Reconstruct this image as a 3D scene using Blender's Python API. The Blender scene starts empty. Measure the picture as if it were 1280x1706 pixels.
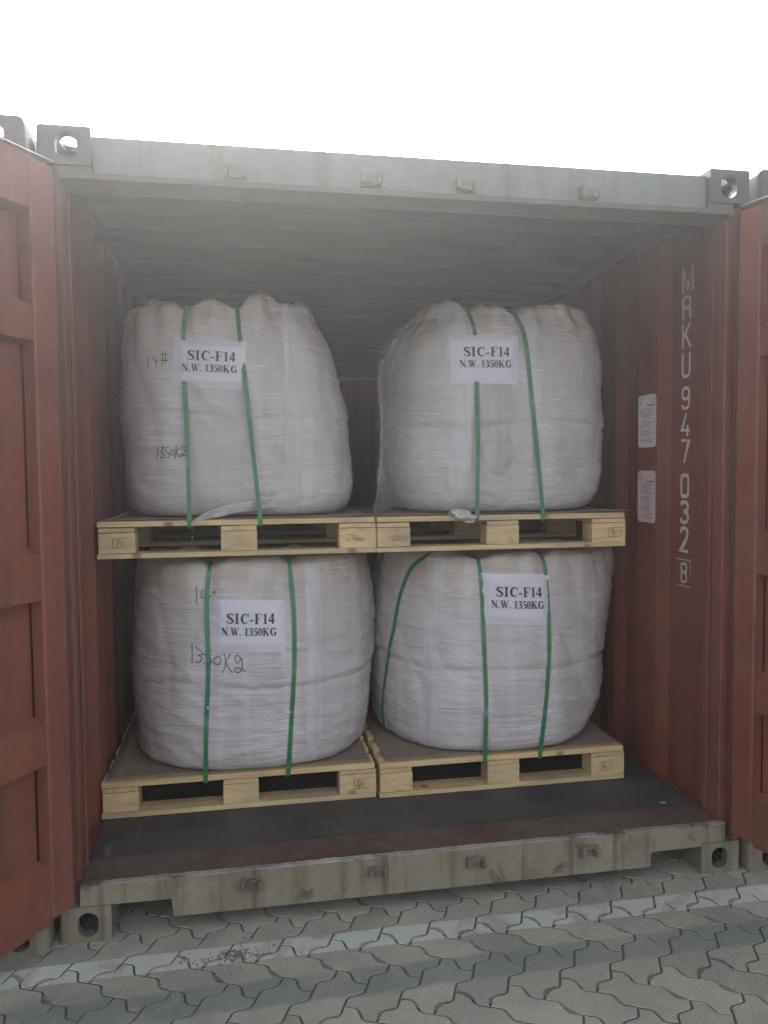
import bpy, bmesh, math, random
from mathutils import Vector, Matrix, noise
from mathutils.bvhtree import BVHTree

random.seed(7)
C = bpy.context.scene.collection
SC = bpy.context.scene
R = math.radians

# ------------------------------------------------------------------ camera
CAM = Vector((0.6057, -2.5962, 1.5204))
yaw, pitch, roll = 0.17955, -0.05226, -0.00835
f = Vector((math.sin(yaw) * math.cos(pitch), math.cos(yaw) * math.cos(pitch), math.sin(pitch)))
rt = Vector((math.cos(yaw), -math.sin(yaw), 0))
up = rt.cross(f)
rt2 = math.cos(roll) * rt + math.sin(roll) * up
up2 = -math.sin(roll) * rt + math.cos(roll) * up
cd = bpy.data.cameras.new('camera')
cd.sensor_fit = 'HORIZONTAL'
cd.sensor_width = 36.0
cd.lens = 36.0 * 1301.03 / 1280.0
cd.clip_start = 0.05
cd.clip_end = 600
cam = bpy.data.objects.new('camera', cd)
C.objects.link(cam)
cam.matrix_world = Matrix(((rt2.x, up2.x, -f.x, CAM.x), (rt2.y, up2.y, -f.y, CAM.y), (rt2.z, up2.z, -f.z, CAM.z), (0, 0, 0, 1)))
SC.camera = cam

# ------------------------------------------------------------------ sky, sun, exposure
SUN_EL, SUN_AZ = R(36), R(-1)          # behind the container, a little to the left
w = bpy.data.worlds.new('World')
SC.world = w
w.use_nodes = True
wn = w.node_tree
bg = wn.nodes['Background']
sky = wn.nodes.new('ShaderNodeTexSky')
sky.sky_type = 'NISHITA'
sky.sun_disc = False
sky.sun_elevation = SUN_EL
sky.sun_rotation = SUN_AZ
sky.air_density = 0.7
sky.dust_density = 6.0
sky.ozone_density = 0.6
hsv = wn.nodes.new('ShaderNodeHueSaturation')
hsv.inputs['Saturation'].default_value = 0.3
wn.links.new(sky.outputs[0], hsv.inputs['Color'])
wn.links.new(hsv.outputs[0], bg.inputs['Color'])
bg.inputs['Strength'].default_value = 0.15

sd = bpy.data.lights.new('sun', 'SUN')
sd.energy = 2.0
sd.angle = R(0.6)
sd.color = (1.0, 0.95, 0.88)
sun = bpy.data.objects.new('sun', sd)
C.objects.link(sun)
sdir = Vector((math.sin(SUN_AZ) * math.cos(SUN_EL), math.cos(SUN_AZ) * math.cos(SUN_EL), math.sin(SUN_EL)))
sun.rotation_euler = (-sdir).to_track_quat('-Z', 'Y').to_euler()
sun.location = (0, 20, 20)

SC.view_settings.view_transform = 'Standard'
SC.view_settings.look = 'None'
SC.view_settings.exposure = 2.05
SC.view_settings.gamma = 1.0
SC.cycles.use_denoising = True
SC.cycles.max_bounces = 10
SC.cycles.transparent_max_bounces = 16


# ------------------------------------------------------------------ helpers
def link(o, parent=None, loc=None):
    C.objects.link(o)
    if parent is not None:
        o.parent = parent
    return o


def wloc(o):
    v = Vector((0, 0, 0))
    while o is not None:
        v = v + o.location
        o = o.parent
    return v


def obj(name, bm, mat, parent=None, smooth=False, origin=None):
    """link a world-space bmesh as ONE mesh object (under its parent)"""
    base = wloc(parent) if parent is not None else Vector((0, 0, 0))
    org = Vector(origin) if origin is not None else base
    for v in bm.verts:
        v.co -= org
    me = bpy.data.meshes.new(name)
    bm.to_mesh(me)
    bm.free()
    if smooth:
        for p in me.polygons:
            p.use_smooth = True
    me.materials.append(mat)
    o = bpy.data.objects.new(name, me)
    link(o, parent)
    o.location = org - base
    return o


def thing(name, label, cat, loc, group=None):
    o = bpy.data.objects.new(name, None)
    o.empty_display_size = 0.1
    C.objects.link(o)
    o.location = loc
    o['label'] = label
    o['category'] = cat
    if group:
        o['group'] = group
    return o


def box(bm, a, b, bev=0.0, M=None, jit=0.0):
    xs, ys, zs = (a[0], b[0]), (a[1], b[1]), (a[2], b[2])
    t = bmesh.new()
    vs = [t.verts.new((x + random.uniform(-jit, jit), y + random.uniform(-jit, jit), z + random.uniform(-jit, jit)))
          for x in xs for y in ys for z in zs]
    for q in ((0, 1, 3, 2), (4, 6, 7, 5), (0, 4, 5, 1), (2, 3, 7, 6), (0, 2, 6, 4), (1, 5, 7, 3)):
        t.faces.new([vs[i] for i in q])
    bmesh.ops.recalc_face_normals(t, faces=t.faces[:])
    if bev > 0:
        bmesh.ops.bevel(t, geom=t.edges[:], offset=bev, segments=2, affect='EDGES', profile=0.5)
    merge(bm, t, M)


def merge(bm, t, M=None):
    mp = {}
    for v in t.verts:
        mp[v] = bm.verts.new((M @ v.co) if M is not None else v.co)
    for fc in t.faces:
        try:
            bm.faces.new([mp[v] for v in fc.verts])
        except ValueError:
            pass
    t.free()


def tube(bm, pts, r, n=10, cap=True):
    pts = [Vector(p) for p in pts]
    rings = []
    for i, p in enumerate(pts):
        t = (pts[min(i + 1, len(pts) - 1)] - pts[max(i - 1, 0)]).normalized()
        a = t.orthogonal().normalized()
        if i and rings:
            pa = prev - t * prev.dot(t)
            if pa.length > 1e-6:
                a = pa.normalized()
        prev = a
        b = t.cross(a)
        rings.append([bm.verts.new(p + r * (math.cos(2 * math.pi * k / n) * a + math.sin(2 * math.pi * k / n) * b)) for k in range(n)])
    for i in range(len(rings) - 1):
        for k in range(n):
            bm.faces.new((rings[i][k], rings[i][(k + 1) % n], rings[i + 1][(k + 1) % n], rings[i + 1][k]))
    if cap:
        bm.faces.new(rings[0][::-1])
        bm.faces.new(rings[-1])


def sheet(bm, P, nu, nv, thick, normal=None):
    """closed thin sheet over the grid P(i,j), nu x nv points, thickness along the local normal"""
    g = [[Vector(P(i, j)) for j in range(nv)] for i in range(nu)]
    N = [[None] * nv for _ in range(nu)]
    for i in range(nu):
        for j in range(nv):
            a = g[min(i + 1, nu - 1)][j] - g[max(i - 1, 0)][j]
            b = g[i][min(j + 1, nv - 1)] - g[i][max(j - 1, 0)]
            nn = a.cross(b)
            N[i][j] = nn.normalized() if nn.length > 1e-9 else Vector((0, -1, 0))
    A = [[bm.verts.new(g[i][j]) for j in range(nv)] for i in range(nu)]
    if thick <= 0:          # paper, film and webbing: one open skin
        for i in range(nu - 1):
            for j in range(nv - 1):
                bm.faces.new((A[i][j], A[i + 1][j], A[i + 1][j + 1], A[i][j + 1]))
        return
    B = [[bm.verts.new(g[i][j] - N[i][j] * thick) for j in range(nv)] for i in range(nu)]
    for i in range(nu - 1):
        for j in range(nv - 1):
            bm.faces.new((A[i][j], A[i + 1][j], A[i + 1][j + 1], A[i][j + 1]))
            bm.faces.new((B[i][j], B[i][j + 1], B[i + 1][j + 1], B[i + 1][j]))
    for i in range(nu - 1):
        bm.faces.new((A[i][0], B[i][0], B[i + 1][0], A[i + 1][0]))
        bm.faces.new((A[i][nv - 1], A[i + 1][nv - 1], B[i + 1][nv - 1], B[i][nv - 1]))
    for j in range(nv - 1):
        bm.faces.new((A[0][j], A[0][j + 1], B[0][j + 1], B[0][j]))
        bm.faces.new((A[nu - 1][j], B[nu - 1][j], B[nu - 1][j + 1], A[nu - 1][j + 1]))


def interp(tab, z):
    """smooth interpolation of rows (z, a, b, c, ...)"""
    if z <= tab[0][0]:
        return list(tab[0][1:])
    if z >= tab[-1][0]:
        return list(tab[-1][1:])
    for i in range(len(tab) - 1):
        if tab[i][0] <= z <= tab[i + 1][0]:
            break
    z0, z1 = tab[i][0], tab[i + 1][0]
    t = (z - z0) / (z1 - z0)
    out = []
    for k in range(1, len(tab[0])):
        p1, p2 = tab[i][k], tab[i + 1][k]
        m1 = (tab[i + 1][k] - tab[max(i - 1, 0)][k]) / max(tab[i + 1][0] - tab[max(i - 1, 0)][0], 1e-6) * (z1 - z0)
        j = min(i + 2, len(tab) - 1)
        m2 = (tab[j][k] - tab[i][k]) / max(tab[j][0] - tab[i][0], 1e-6) * (z1 - z0)
        t2, t3 = t * t, t * t * t
        out.append((2 * t3 - 3 * t2 + 1) * p1 + (t3 - 2 * t2 + t) * m1 + (-2 * t3 + 3 * t2) * p2 + (t3 - t2) * m2)
    return out


def nz(x, y, z=0.0):
    return noise.noise(Vector((x, y, z)))


# ------------------------------------------------------------------ materials
class NT:
    def __init__(s, name):
        s.m = bpy.data.materials.new(name)
        s.m.use_nodes = True
        s.t = s.m.node_tree
        s.b = s.t.nodes['Principled BSDF']
        s.tc = s.t.nodes.new('ShaderNodeTexCoord')

    def n(s, typ, **kw):
        x = s.t.nodes.new(typ)
        for k, v in kw.items():
            setattr(x, k, v)
        return x

    def l(s, a, b):
        s.t.links.new(a, b)

    def mapping(s, scale, src=None, loc=None):
        mp = s.n('ShaderNodeMapping')
        mp.inputs['Scale'].default_value = scale
        if loc is not None:
            s.l(loc, mp.inputs['Location'])
        s.l(src or s.tc.outputs['Object'], mp.inputs['Vector'])
        return mp.outputs[0]

    def noise(s, scale, detail=4, rough=0.55, vec=None, dist=0.0):
        x = s.n('ShaderNodeTexNoise')
        x.inputs['Scale'].default_value = scale
        x.inputs['Detail'].default_value = detail
        x.inputs['Roughness'].default_value = rough
        x.inputs['Distortion'].default_value = dist
        s.l(vec or s.tc.outputs['Object'], x.inputs['Vector'])
        return x.outputs[0]

    def ramp(s, fac, stops):
        x = s.n('ShaderNodeValToRGB')
        el = x.color_ramp.elements
        while len(el) < len(stops):
            el.new(0.5)
        for e, (p, c) in zip(el, stops):
            e.position = p
            e.color = (c, c, c, 1) if isinstance(c, (int, float)) else (*c, 1)
        s.l(fac, x.inputs['Fac'])
        return x.outputs[0]

    def mix(s, fac, a, b, mode='MIX'):
        x = s.n('ShaderNodeMix', data_type='RGBA', blend_type=mode)
        for k, v in ((0, fac), (6, a), (7, b)):
            if isinstance(v, (int, float)):
                x.inputs[k].default_value = v if k == 0 else (v, v, v, 1)
            elif isinstance(v, tuple):
                x.inputs[k].default_value = (*v, 1)
            else:
                s.l(v, x.inputs[k])
        return x.outputs[2]

    def math(s, op, a, b=0.0):
        x = s.n('ShaderNodeMath', operation=op)
        for k, v in ((0, a), (1, b)):
            if isinstance(v, (int, float)):
                x.inputs[k].default_value = v
            else:
                s.l(v, x.inputs[k])
        return x.outputs[0]

    def bump(s, h, strength, dist=0.01, normal=None):
        x = s.n('ShaderNodeBump')
        x.inputs['Strength'].default_value = strength
        x.inputs['Distance'].default_value = dist
        s.l(h, x.inputs['Height'])
        if normal is not None:
            s.l(normal, x.inputs['Normal'])
        return x.outputs[0]

    def out(s, col=None, rough=None, normal=None):
        for key, v in (('Base Color', col), ('Roughness', rough), ('Normal', normal)):
            if v is None:
                continue
            if isinstance(v, (int, float)):
                s.b.inputs[key].default_value = v
            elif isinstance(v, tuple):
                s.b.inputs[key].default_value = (*v, 1)
            else:
                s.l(v, s.b.inputs[key])
        return s.m


def painted(name, base, fade, rust, dirt, rust_at=0.66, rough=0.5, streaks=0.5):
    """old sprayed steel: faded mottling, vertical run-down streaks, chipped rust patches, dust"""
    t = NT(name)
    big = t.noise(2.3, 5, 0.6)
    col = t.mix(t.ramp(big, [(0.32, 0.0), (0.7, 1.0)]), base, fade)
    st = t.noise(1.0, 4, 0.6, t.mapping((16, 16, 0.7)))
    col = t.mix(t.math('MULTIPLY', t.ramp(st, [(0.5, 0.0), (0.72, 1.0)]), streaks), col, dirt)
    fine = t.noise(38, 3, 0.6)
    col = t.mix(0.16, col, t.ramp(fine, [(0.3, 0.25), (0.7, 0.75)]), 'OVERLAY')
    rn = t.noise(6.5, 8, 0.68, None, 0.4)
    rm = t.math('MULTIPLY', t.ramp(t.math('ADD', rn, t.math('MULTIPLY', t.noise(55, 4, 0.7), 0.06)), [(rust_at + 0.02, 0.0), (rust_at + 0.10, 1.0)]), 0.8)
    rc = t.mix(t.noise(60, 3), rust, tuple(c * 0.45 for c in rust))
    col = t.mix(rm, col, rc)
    chip = t.ramp(t.noise(34, 6, 0.75, None, 0.8), [(0.685, 0.0), (0.72, 0.75)])
    col = t.mix(chip, col, t.mix(t.noise(17, 2), rust, tuple(min(1, c * 1.6 + 0.06) for c in fade)))
    scr = t.math('MULTIPLY', t.ramp(t.noise(1.0, 3, 0.6, t.mapping((70, 70, 2.5)), 0.5), [(0.70, 0.0), (0.74, 0.5)]), t.ramp(t.noise(3.1, 3, 0.5), [(0.5, 0.0), (0.62, 1.0)]))
    col = t.mix(scr, col, tuple(min(1, c * 1.7 + 0.05) for c in fade))
    grime = t.ramp(t.noise(4.2, 6, 0.7), [(0.48, 0.0), (0.72, 0.55)])
    col = t.mix(grime, col, tuple(c * 0.9 for c in dirt))
    rg = t.math('ADD', t.math('MULTIPLY', rm, 0.3), t.ramp(big, [(0.3, rough - 0.08), (0.7, rough + 0.12)]))
    h = t.math('ADD', t.math('MULTIPLY', t.noise(5, 3), 0.8), t.math('MULTIPLY', t.math('SUBTRACT', fine, rm), 0.12))
    return t.out(col, rg, t.bump(h, 0.35, 0.006))


def wood(name, scale):
    t = NT(name)
    oi = t.n('ShaderNodeObjectInfo')
    vm = t.n('ShaderNodeVectorMath', operation='SCALE')
    vm.inputs[0].default_value = (17.0, 31.0, 13.0)
    t.l(oi.outputs['Random'], vm.inputs['Scale'])
    va = t.n('ShaderNodeVectorMath', operation='ADD')
    t.l(t.tc.outputs['Object'], va.inputs[0])
    t.l(vm.outputs[0], va.inputs[1])
    v = t.mapping(scale, va.outputs[0])
    g = t.noise(1.0, 5, 0.62, v, 0.9)
    col = t.ramp(g, [(0.22, (0.37, 0.25, 0.118)), (0.40, (0.59, 0.45, 0.245)), (0.6, (0.70, 0.565, 0.335)), (0.8, (0.56, 0.41, 0.22))])
    tint = t.mix(oi.outputs['Random'], (0.86, 0.84, 0.82), (1.06, 1.0, 0.92))
    col = t.mix(1.0, col, tint, 'MULTIPLY')
    stain = t.ramp(t.noise(3.2, 4, 0.6, va.outputs[0]), [(0.46, 0.0), (0.72, 0.75)])
    col = t.mix(stain, col, (0.33, 0.28, 0.22))
    kn = t.n('ShaderNodeTexVoronoi')
    kn.inputs['Scale'].default_value = 5.5
    t.l(va.outputs[0], kn.inputs['Vector'])
    col = t.mix(t.ramp(kn.outputs['Distance'], [(0.06, 0.85), (0.14, 0.0)]), col, (0.20, 0.11, 0.05))
    return t.out(col, 0.72, t.bump(g, 0.5, 0.003))


def flat(name, col, rough=0.6, var=0.15, sc=12, metallic=0.0, bump=0.2):
    t = NT(name)
    nn = t.noise(sc, 5, 0.6)
    c = t.mix(t.ramp(nn, [(0.3, 0.0), (0.7, 1.0)]), tuple(x * (1 - var) for x in col), tuple(min(1, x * (1 + var)) for x in col))
    t.b.inputs['Metallic'].default_value = metallic
    return t.out(c, rough, t.bump(nn, bump, 0.004))


M_RED = painted('red_paint', (0.198, 0.056, 0.036), (0.225, 0.086, 0.060), (0.09, 0.045, 0.025), (0.115, 0.055, 0.038), 0.68, 0.45, 0.8)
M_REDIN = painted('red_paint_inside', (0.205, 0.058, 0.034), (0.24, 0.083, 0.053), (0.07, 0.033, 0.02), (0.10, 0.045, 0.034), 0.72, 0.5)
M_ROOFSHADE = painted('shaded_roof_paint', (0.012, 0.004, 0.003), (0.015, 0.005, 0.004), (0.009, 0.005, 0.004), (0.010, 0.006, 0.005), 0.72, 0.85)  # near-black: shade under the roof is put into the colour of roof and rails
M_ROOFSHADE.node_tree.nodes['Principled BSDF'].inputs['Specular IOR Level'].default_value = 0.05
M_HEAD = painted('header_paint', (0.125, 0.147, 0.135), (0.17, 0.19, 0.174), (0.12, 0.09, 0.06), (0.10, 0.097, 0.075), 0.66, 0.55, 1.0)
M_LIP = painted('lip_paint', (0.075, 0.066, 0.056), (0.11, 0.10, 0.085), (0.06, 0.042, 0.03), (0.06, 0.047, 0.036), 0.64, 0.6)
M_SILL = painted('sill_paint', (0.215, 0.187, 0.132), (0.285, 0.252, 0.189), (0.11, 0.08, 0.05), (0.10, 0.08, 0.052), 0.60, 0.6, 1.0)
M_CAST = painted('casting_paint', (0.030, 0.034, 0.036), (0.048, 0.052, 0.053), (0.05, 0.035, 0.022), (0.03, 0.028, 0.025), 0.66, 0.6, 0.6)
M_CASTB = painted('casting_paint_low', (0.185, 0.160, 0.113), (0.245, 0.217, 0.163), (0.09, 0.065, 0.036), (0.075, 0.062, 0.04), 0.63, 0.65, 0.8)
M_THR = painted('threshold_paint', (0.085, 0.040, 0.029), (0.125, 0.088, 0.07), (0.085, 0.05, 0.034), (0.13, 0.115, 0.098), 0.62, 0.6, 0.9)
M_WORN = painted('worn_edge', (0.40, 0.39, 0.36), (0.24, 0.215, 0.18), (0.10, 0.075, 0.05), (0.16, 0.13, 0.10), 0.55, 0.7, 0.9)
M_KEEP = painted('rusty_lug', (0.15, 0.13, 0.10), (0.20, 0.18, 0.145), (0.085, 0.055, 0.035), (0.09, 0.065, 0.05), 0.55, 0.7)
M_GLINT = flat('glint_zinc', (0.62, 0.62, 0.62), 0.3, 0.1, 20, 0.6)  # pale metal for the imitated glint on the door tops
M_RUB = flat('rubber', (0.075, 0.05, 0.04), 0.6)
M_STEEL = flat('lashing_steel', (0.16, 0.075, 0.055), 0.5)
M_WOODX = wood('pine_along_x', (2.2, 26, 26))
M_WOODY = wood('pine_along_y', (26, 2.2, 26))
M_WOODB = wood('pine_block', (9, 3, 34))
M_INK = flat('black_ink', (0.028, 0.028, 0.034), 0.55, 0.3, 60)
M_MARK = flat('marker_ink', (0.045, 0.042, 0.045), 0.5, 0.4, 60)
M_REDINK = flat('red_ink', (0.27, 0.13, 0.08), 0.7, 0.3, 80)
M_DKINK = flat('brown_ink', (0.13, 0.09, 0.05), 0.7, 0.4, 80)
M_WHITE = painted('white_stencil', (0.66, 0.62, 0.59), (0.55, 0.51, 0.49), (0.17, 0.055, 0.04), (0.35, 0.3, 0.28), 0.69, 0.6)
M_STICK = flat('sticker_vinyl', (0.78, 0.69, 0.66), 0.5, 0.1, 9)
M_STICKP = flat('sticker_pink', (0.74, 0.55, 0.54), 0.5, 0.14, 9)
M_PRINT = flat('sticker_print', (0.24, 0.20, 0.19), 0.6, 0.2, 60)


def floor_mat():
    t = NT('plywood_floor')
    g = t.noise(1.0, 5, 0.6, t.mapping((3, 14, 8)))
    col = t.ramp(g, [(0.3, (0.036, 0.037, 0.037)), (0.7, (0.068, 0.069, 0.067))])
    sc = t.noise(1.0, 5, 0.7, t.mapping((30, 2.2, 2)))
    col = t.mix(t.ramp(sc, [(0.62, 0.0), (0.70, 0.4)]), col, (0.19, 0.175, 0.16))
    dust = t.ramp(t.noise(2.4, 6, 0.68, None, 0.5), [(0.44, 0.0), (0.70, 0.7)])
    col = t.mix(dust, col, (0.10, 0.092, 0.08))
    sp = t.noise(90, 2, 0.5)
    col = t.mix(t.ramp(sp, [(0.74, 0.0), (0.77, 0.5)]), col, (0.4, 0.4, 0.38))
    return t.out(col, 0.62, t.bump(g, 0.3, 0.004))


M_FLOOR = floor_mat()


def card_mat():
    t = NT('brown_cardboard')
    g = t.noise(1.0, 4, 0.6, t.mapping((40, 3, 3)))
    big = t.noise(4, 4, 0.6)
    col = t.mix(t.ramp(g, [(0.3, 0.0), (0.7, 1.0)]), (0.20, 0.15, 0.105), (0.25, 0.19, 0.14))
    col = t.mix(t.ramp(big, [(0.45, 0.0), (0.75, 0.6)]), col, (0.16, 0.125, 0.095))
    return t.out(col, 0.85, t.bump(g, 0.25, 0.002))


M_CARD = card_mat()


def bag_mat():
    """woven polypropylene under several turns of clear stretch film"""
    t = NT('wrapped_bag_cloth')
    v = t.tc.outputs['Object']
    big = t.noise(2.6, 5, 0.6)
    col = t.mix(t.ramp(big, [(0.3, 0.0), (0.72, 1.0)]), (0.465, 0.428, 0.43), (0.595, 0.568, 0.565))
    # tan dust lying on the gathered mouth of the bag
    sep = t.n('ShaderNodeSeparateXYZ')
    t.l(v, sep.inputs[0])
    hgt = t.math('ADD', sep.outputs[2], t.math('MULTIPLY', t.noise(4, 4, 0.6), 0.35))
    col = t.mix(t.ramp(hgt, [(0.80, 0.0), (1.03, 0.7)]), col, (0.44, 0.345, 0.26))
    gr = t.noise(1.0, 5, 0.65, t.mapping((5, 5, 1.1)))
    col = t.mix(t.ramp(gr, [(0.48, 0.0), (0.74, 0.6)]), col, (0.36, 0.345, 0.35))
    pan = t.noise(1.0, 2, 0.4, t.mapping((9, 9, 0.5)))
    col = t.mix(t.ramp(pan, [(0.50, 0.0), (0.56, 0.35)]), col, (0.64, 0.635, 0.635))
    # film turns: fine horizontal stripes, whiter where layers bunch up, plus painted glints
    f1 = t.noise(1.0, 4, 0.6, t.mapping((6.5, 6.5, 80)), 0.6)
    f2 = t.noise(1.0, 3, 0.6, t.mapping((2.6, 2.6, 26)), 1.0)
    patch = t.ramp(t.noise(3.4, 3, 0.5), [(0.42, 0.0), (0.62, 1.0)])
    fm = t.math('MULTIPLY', t.ramp(f1, [(0.56, 0.0), (0.72, 1.0)]), patch)
    col = t.mix(t.math('MULTIPLY', fm, 0.62), col, (0.78, 0.78, 0.78))
    f3 = t.noise(1.0, 5, 0.7, t.mapping((13, 13, 170)), 0.6)
    p3 = t.ramp(t.noise(5.5, 3, 0.5), [(0.50, 0.0), (0.64, 1.0)])
    col = t.mix(t.math('MULTIPLY', t.ramp(f3, [(0.56, 0.0), (0.64, 0.6)]), p3), col, (0.82, 0.82, 0.82))  # light streaks imitate glints on the film
    col = t.mix(t.math('MULTIPLY', t.ramp(f3, [(0.36, 0.6), (0.44, 0.0)]), p3), col, (0.33, 0.32, 0.32))
    dk = t.math('MULTIPLY', t.ramp(f2, [(0.60, 0.0), (0.75, 1.0)]), 0.35)
    col = t.mix(dk, col, (0.38, 0.365, 0.36))
    weave = t.n('ShaderNodeTexWave', wave_type='BANDS', bands_direction='Z')
    weave.inputs['Scale'].default_value = 90
    t.l(v, weave.inputs['Vector'])
    h = t.math('ADD', t.math('MULTIPLY', f2, 1.0), t.math('MULTIPLY', f1, 0.45))
    nb = t.bump(h, 0.55, 0.012, t.bump(t.noise(14, 4, 0.6), 0.35, 0.012))
    t.b.inputs['Coat Weight'].default_value = 1.0
    t.b.inputs['Coat Roughness'].default_value = 0.13
    t.b.inputs['Coat IOR'].default_value = 1.6
    cr = t.noise(1.0, 5, 0.65, t.mapping((9, 9, 34)), 1.6)
    t.l(t.bump(t.math('ADD', t.math('MULTIPLY', h, 0.7), t.math('ADD', t.math('MULTIPLY', cr, 1.3), t.math('MULTIPLY', t.noise(26, 4), 0.8))), 0.95, 0.016), t.b.inputs['Coat Normal'])
    return t.out(col, 0.7, nb)


M_BAG = bag_mat()


def web_mat(name, a, b):
    t = NT(name)
    g = t.noise(1.0, 4, 0.65, t.mapping((34, 34, 3)))
    col = t.mix(t.ramp(g, [(0.3, 0.0), (0.7, 1.0)]), a, b)
    f2 = t.noise(1.0, 3, 0.6, t.mapping((1.5, 1.5, 45)))
    t.b.inputs['Coat Weight'].default_value = 0.4
    t.b.inputs['Coat Roughness'].default_value = 0.25
    return t.out(col, 0.7, t.bump(t.math('ADD', g, f2), 0.5, 0.006))


M_WEB = web_mat('pale_webbing', (0.455, 0.43, 0.435), (0.57, 0.55, 0.555))
M_WEBD = web_mat('grey_webbing', (0.36, 0.335, 0.325), (0.475, 0.45, 0.44))


def strap_mat():
    t = NT('green_strap')
    g = t.noise(1.0, 3, 0.5, t.mapping((1, 1, 30)))
    col = t.mix(t.ramp(g, [(0.3, 0.0), (0.75, 1.0)]), (0.026, 0.135, 0.058), (0.05, 0.215, 0.095))
    # bits of film catching over the strap
    fp = t.ramp(t.noise(1.0, 4, 0.6, t.mapping((9, 9, 13))), [(0.58, 0.0), (0.70, 0.5)])
    col = t.mix(fp, col, (0.32, 0.40, 0.33))
    return t.out(col, 0.35, t.bump(g, 0.2, 0.002))


M_STRAP = strap_mat()


def paper_mat():
    t = NT('printed_paper')
    g = t.noise(5, 4, 0.5)
    col = t.mix(t.ramp(g, [(0.3, 0.0), (0.7, 1.0)]), (0.575, 0.57, 0.64), (0.635, 0.63, 0.695))
    t.b.inputs['Coat Weight'].default_value = 0.25
    t.b.inputs['Coat Roughness'].default_value = 0.3
    return t.out(col, 0.6, t.bump(t.noise(1.0, 4, 0.6, t.mapping((3, 3, 30))), 0.35, 0.006))


M_PAPER = paper_mat()


def film_mat():
    t = NT('clear_stretch_film')
    tr = t.n('ShaderNodeBsdfTransparent')
    ms = t.n('ShaderNodeMixShader')
    out = t.t.nodes['Material Output']
    a = t.noise(1.0, 4, 0.6, t.mapping((7, 7, 2.2)))
    fac = t.ramp(a, [(0.35, 0.10), (0.72, 0.5)])
    t.l(fac, ms.inputs[0])
    t.l(tr.outputs[0], ms.inputs[1])
    t.l(t.b.outputs[0], ms.inputs[2])
    t.l(ms.outputs[0], out.inputs['Surface'])
    return t.out((0.62, 0.64, 0.63), 0.25, t.bump(a, 0.5, 0.01))


M_FILM = film_mat()


def film_white():
    t = NT('bunched_stretch_film')
    tr = t.n('ShaderNodeBsdfTransparent')
    ms = t.n('ShaderNodeMixShader')
    out = t.t.nodes['Material Output']
    a = t.noise(24, 4, 0.6)
    t.l(t.ramp(a, [(0.3, 0.62), (0.65, 0.95)]), ms.inputs[0])
    t.l(tr.outputs[0], ms.inputs[1])
    t.l(t.b.outputs[0], ms.inputs[2])
    t.l(ms.outputs[0], out.inputs['Surface'])
    return t.out((0.60, 0.59, 0.58), 0.28, t.bump(a, 0.4, 0.006))


M_FILMW = film_white()


def paving_mat():
    t = NT('concrete_pavers')
    at = t.n('ShaderNodeAttribute', attribute_name='tone')
    g = t.noise(130, 4, 0.7)
    m = t.noise(7, 5, 0.6)
    col = t.mix(t.ramp(at.outputs['Fac'], [(0.0, 0.0), (1.0, 1.0)]), (0.258, 0.250, 0.205), (0.40, 0.37, 0.305))
    col = t.mix(t.ramp(m, [(0.42, 0.0), (0.68, 0.65)]), col, (0.25, 0.285, 0.24))
    lime = t.ramp(t.noise(2.6, 8, 0.72, None, 0.8), [(0.50, 0.0), (0.68, 0.6)])
    col = t.mix(lime, col, (0.42, 0.415, 0.345))
    col = t.mix(0.32, col, t.ramp(g, [(0.3, 0.2), (0.7, 0.8)]), 'OVERLAY')
    sep = t.n('ShaderNodeSeparateXYZ')
    t.l(t.tc.outputs['Object'], sep.inputs[0])
    y = t.math('ADD', sep.outputs[1], t.math('MULTIPLY', t.math('SUBTRACT', t.noise(9, 5, 0.7), 0.5), 0.05))
    ysharp = t.math('ADD', sep.outputs[1], t.math('MULTIPLY', t.math('SUBTRACT', t.noise(30, 4, 0.7), 0.5), 0.012))
    wear = t.ramp(t.noise(5.5, 7, 0.7, None, 0.5), [(0.38, 0.15), (0.50, 1.0)])

    def band(c, half, soft, yy):
        d = t.math('ABSOLUTE', t.math('SUBTRACT', yy, c))
        return t.ramp(t.math('DIVIDE', d, 2 * half), [(0.5 - soft, 1.0), (0.5 + soft * 0.5, 0.0)])
    white = t.math('MULTIPLY', band(-0.153, 0.047, 0.03, ysharp), t.math('MULTIPLY', wear, 0.85))
    col = t.mix(white, col, t.mix(g, (0.47, 0.505, 0.47), (0.58, 0.615, 0.58)))
    wear2 = t.ramp(t.noise(4.0, 7, 0.7, None, 0.5), [(0.30, 0.35), (0.55, 1.0)])
    spill = t.math('MULTIPLY', t.ramp(sep.outputs[0], [(0.0, 1.0), (0.9, 0.0)]), t.ramp(t.noise(3.3, 6, 0.7, None, 0.6), [(0.40, 0.0), (0.56, 0.7)]))
    spill = t.math('MULTIPLY', spill, t.ramp(t.math('MULTIPLY', sep.outputs[1], -1.0), [(0.22, 0.0), (0.28, 1.0)]))
    col = t.mix(spill, col, (0.19, 0.225, 0.20))
    dark = t.math('MULTIPLY', band(-0.36, 0.062, 0.12, y), t.math('MULTIPLY', wear2, 0.75))
    col = t.mix(dark, col, t.mix(g, (0.135, 0.17, 0.155), (0.195, 0.24, 0.22)))
    # pale scuffs and lime spots
    sc = t.noise(11, 8, 0.75, None, 1.2)
    col = t.mix(t.ramp(sc, [(0.62, 0.0), (0.70, 0.65)]), col, (0.45, 0.46, 0.43))
    sp = t.noise(48, 3, 0.6)
    col = t.mix(t.ramp(sp, [(0.70, 0.0), (0.74, 0.45)]), col, (0.13, 0.12, 0.105))
    h = t.math('ADD', g, t.math('MULTIPLY', m, 1.2))
    return t.out(col, 0.86, t.bump(h, 0.5, 0.003))


M_PAVE = paving_mat()


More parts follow.
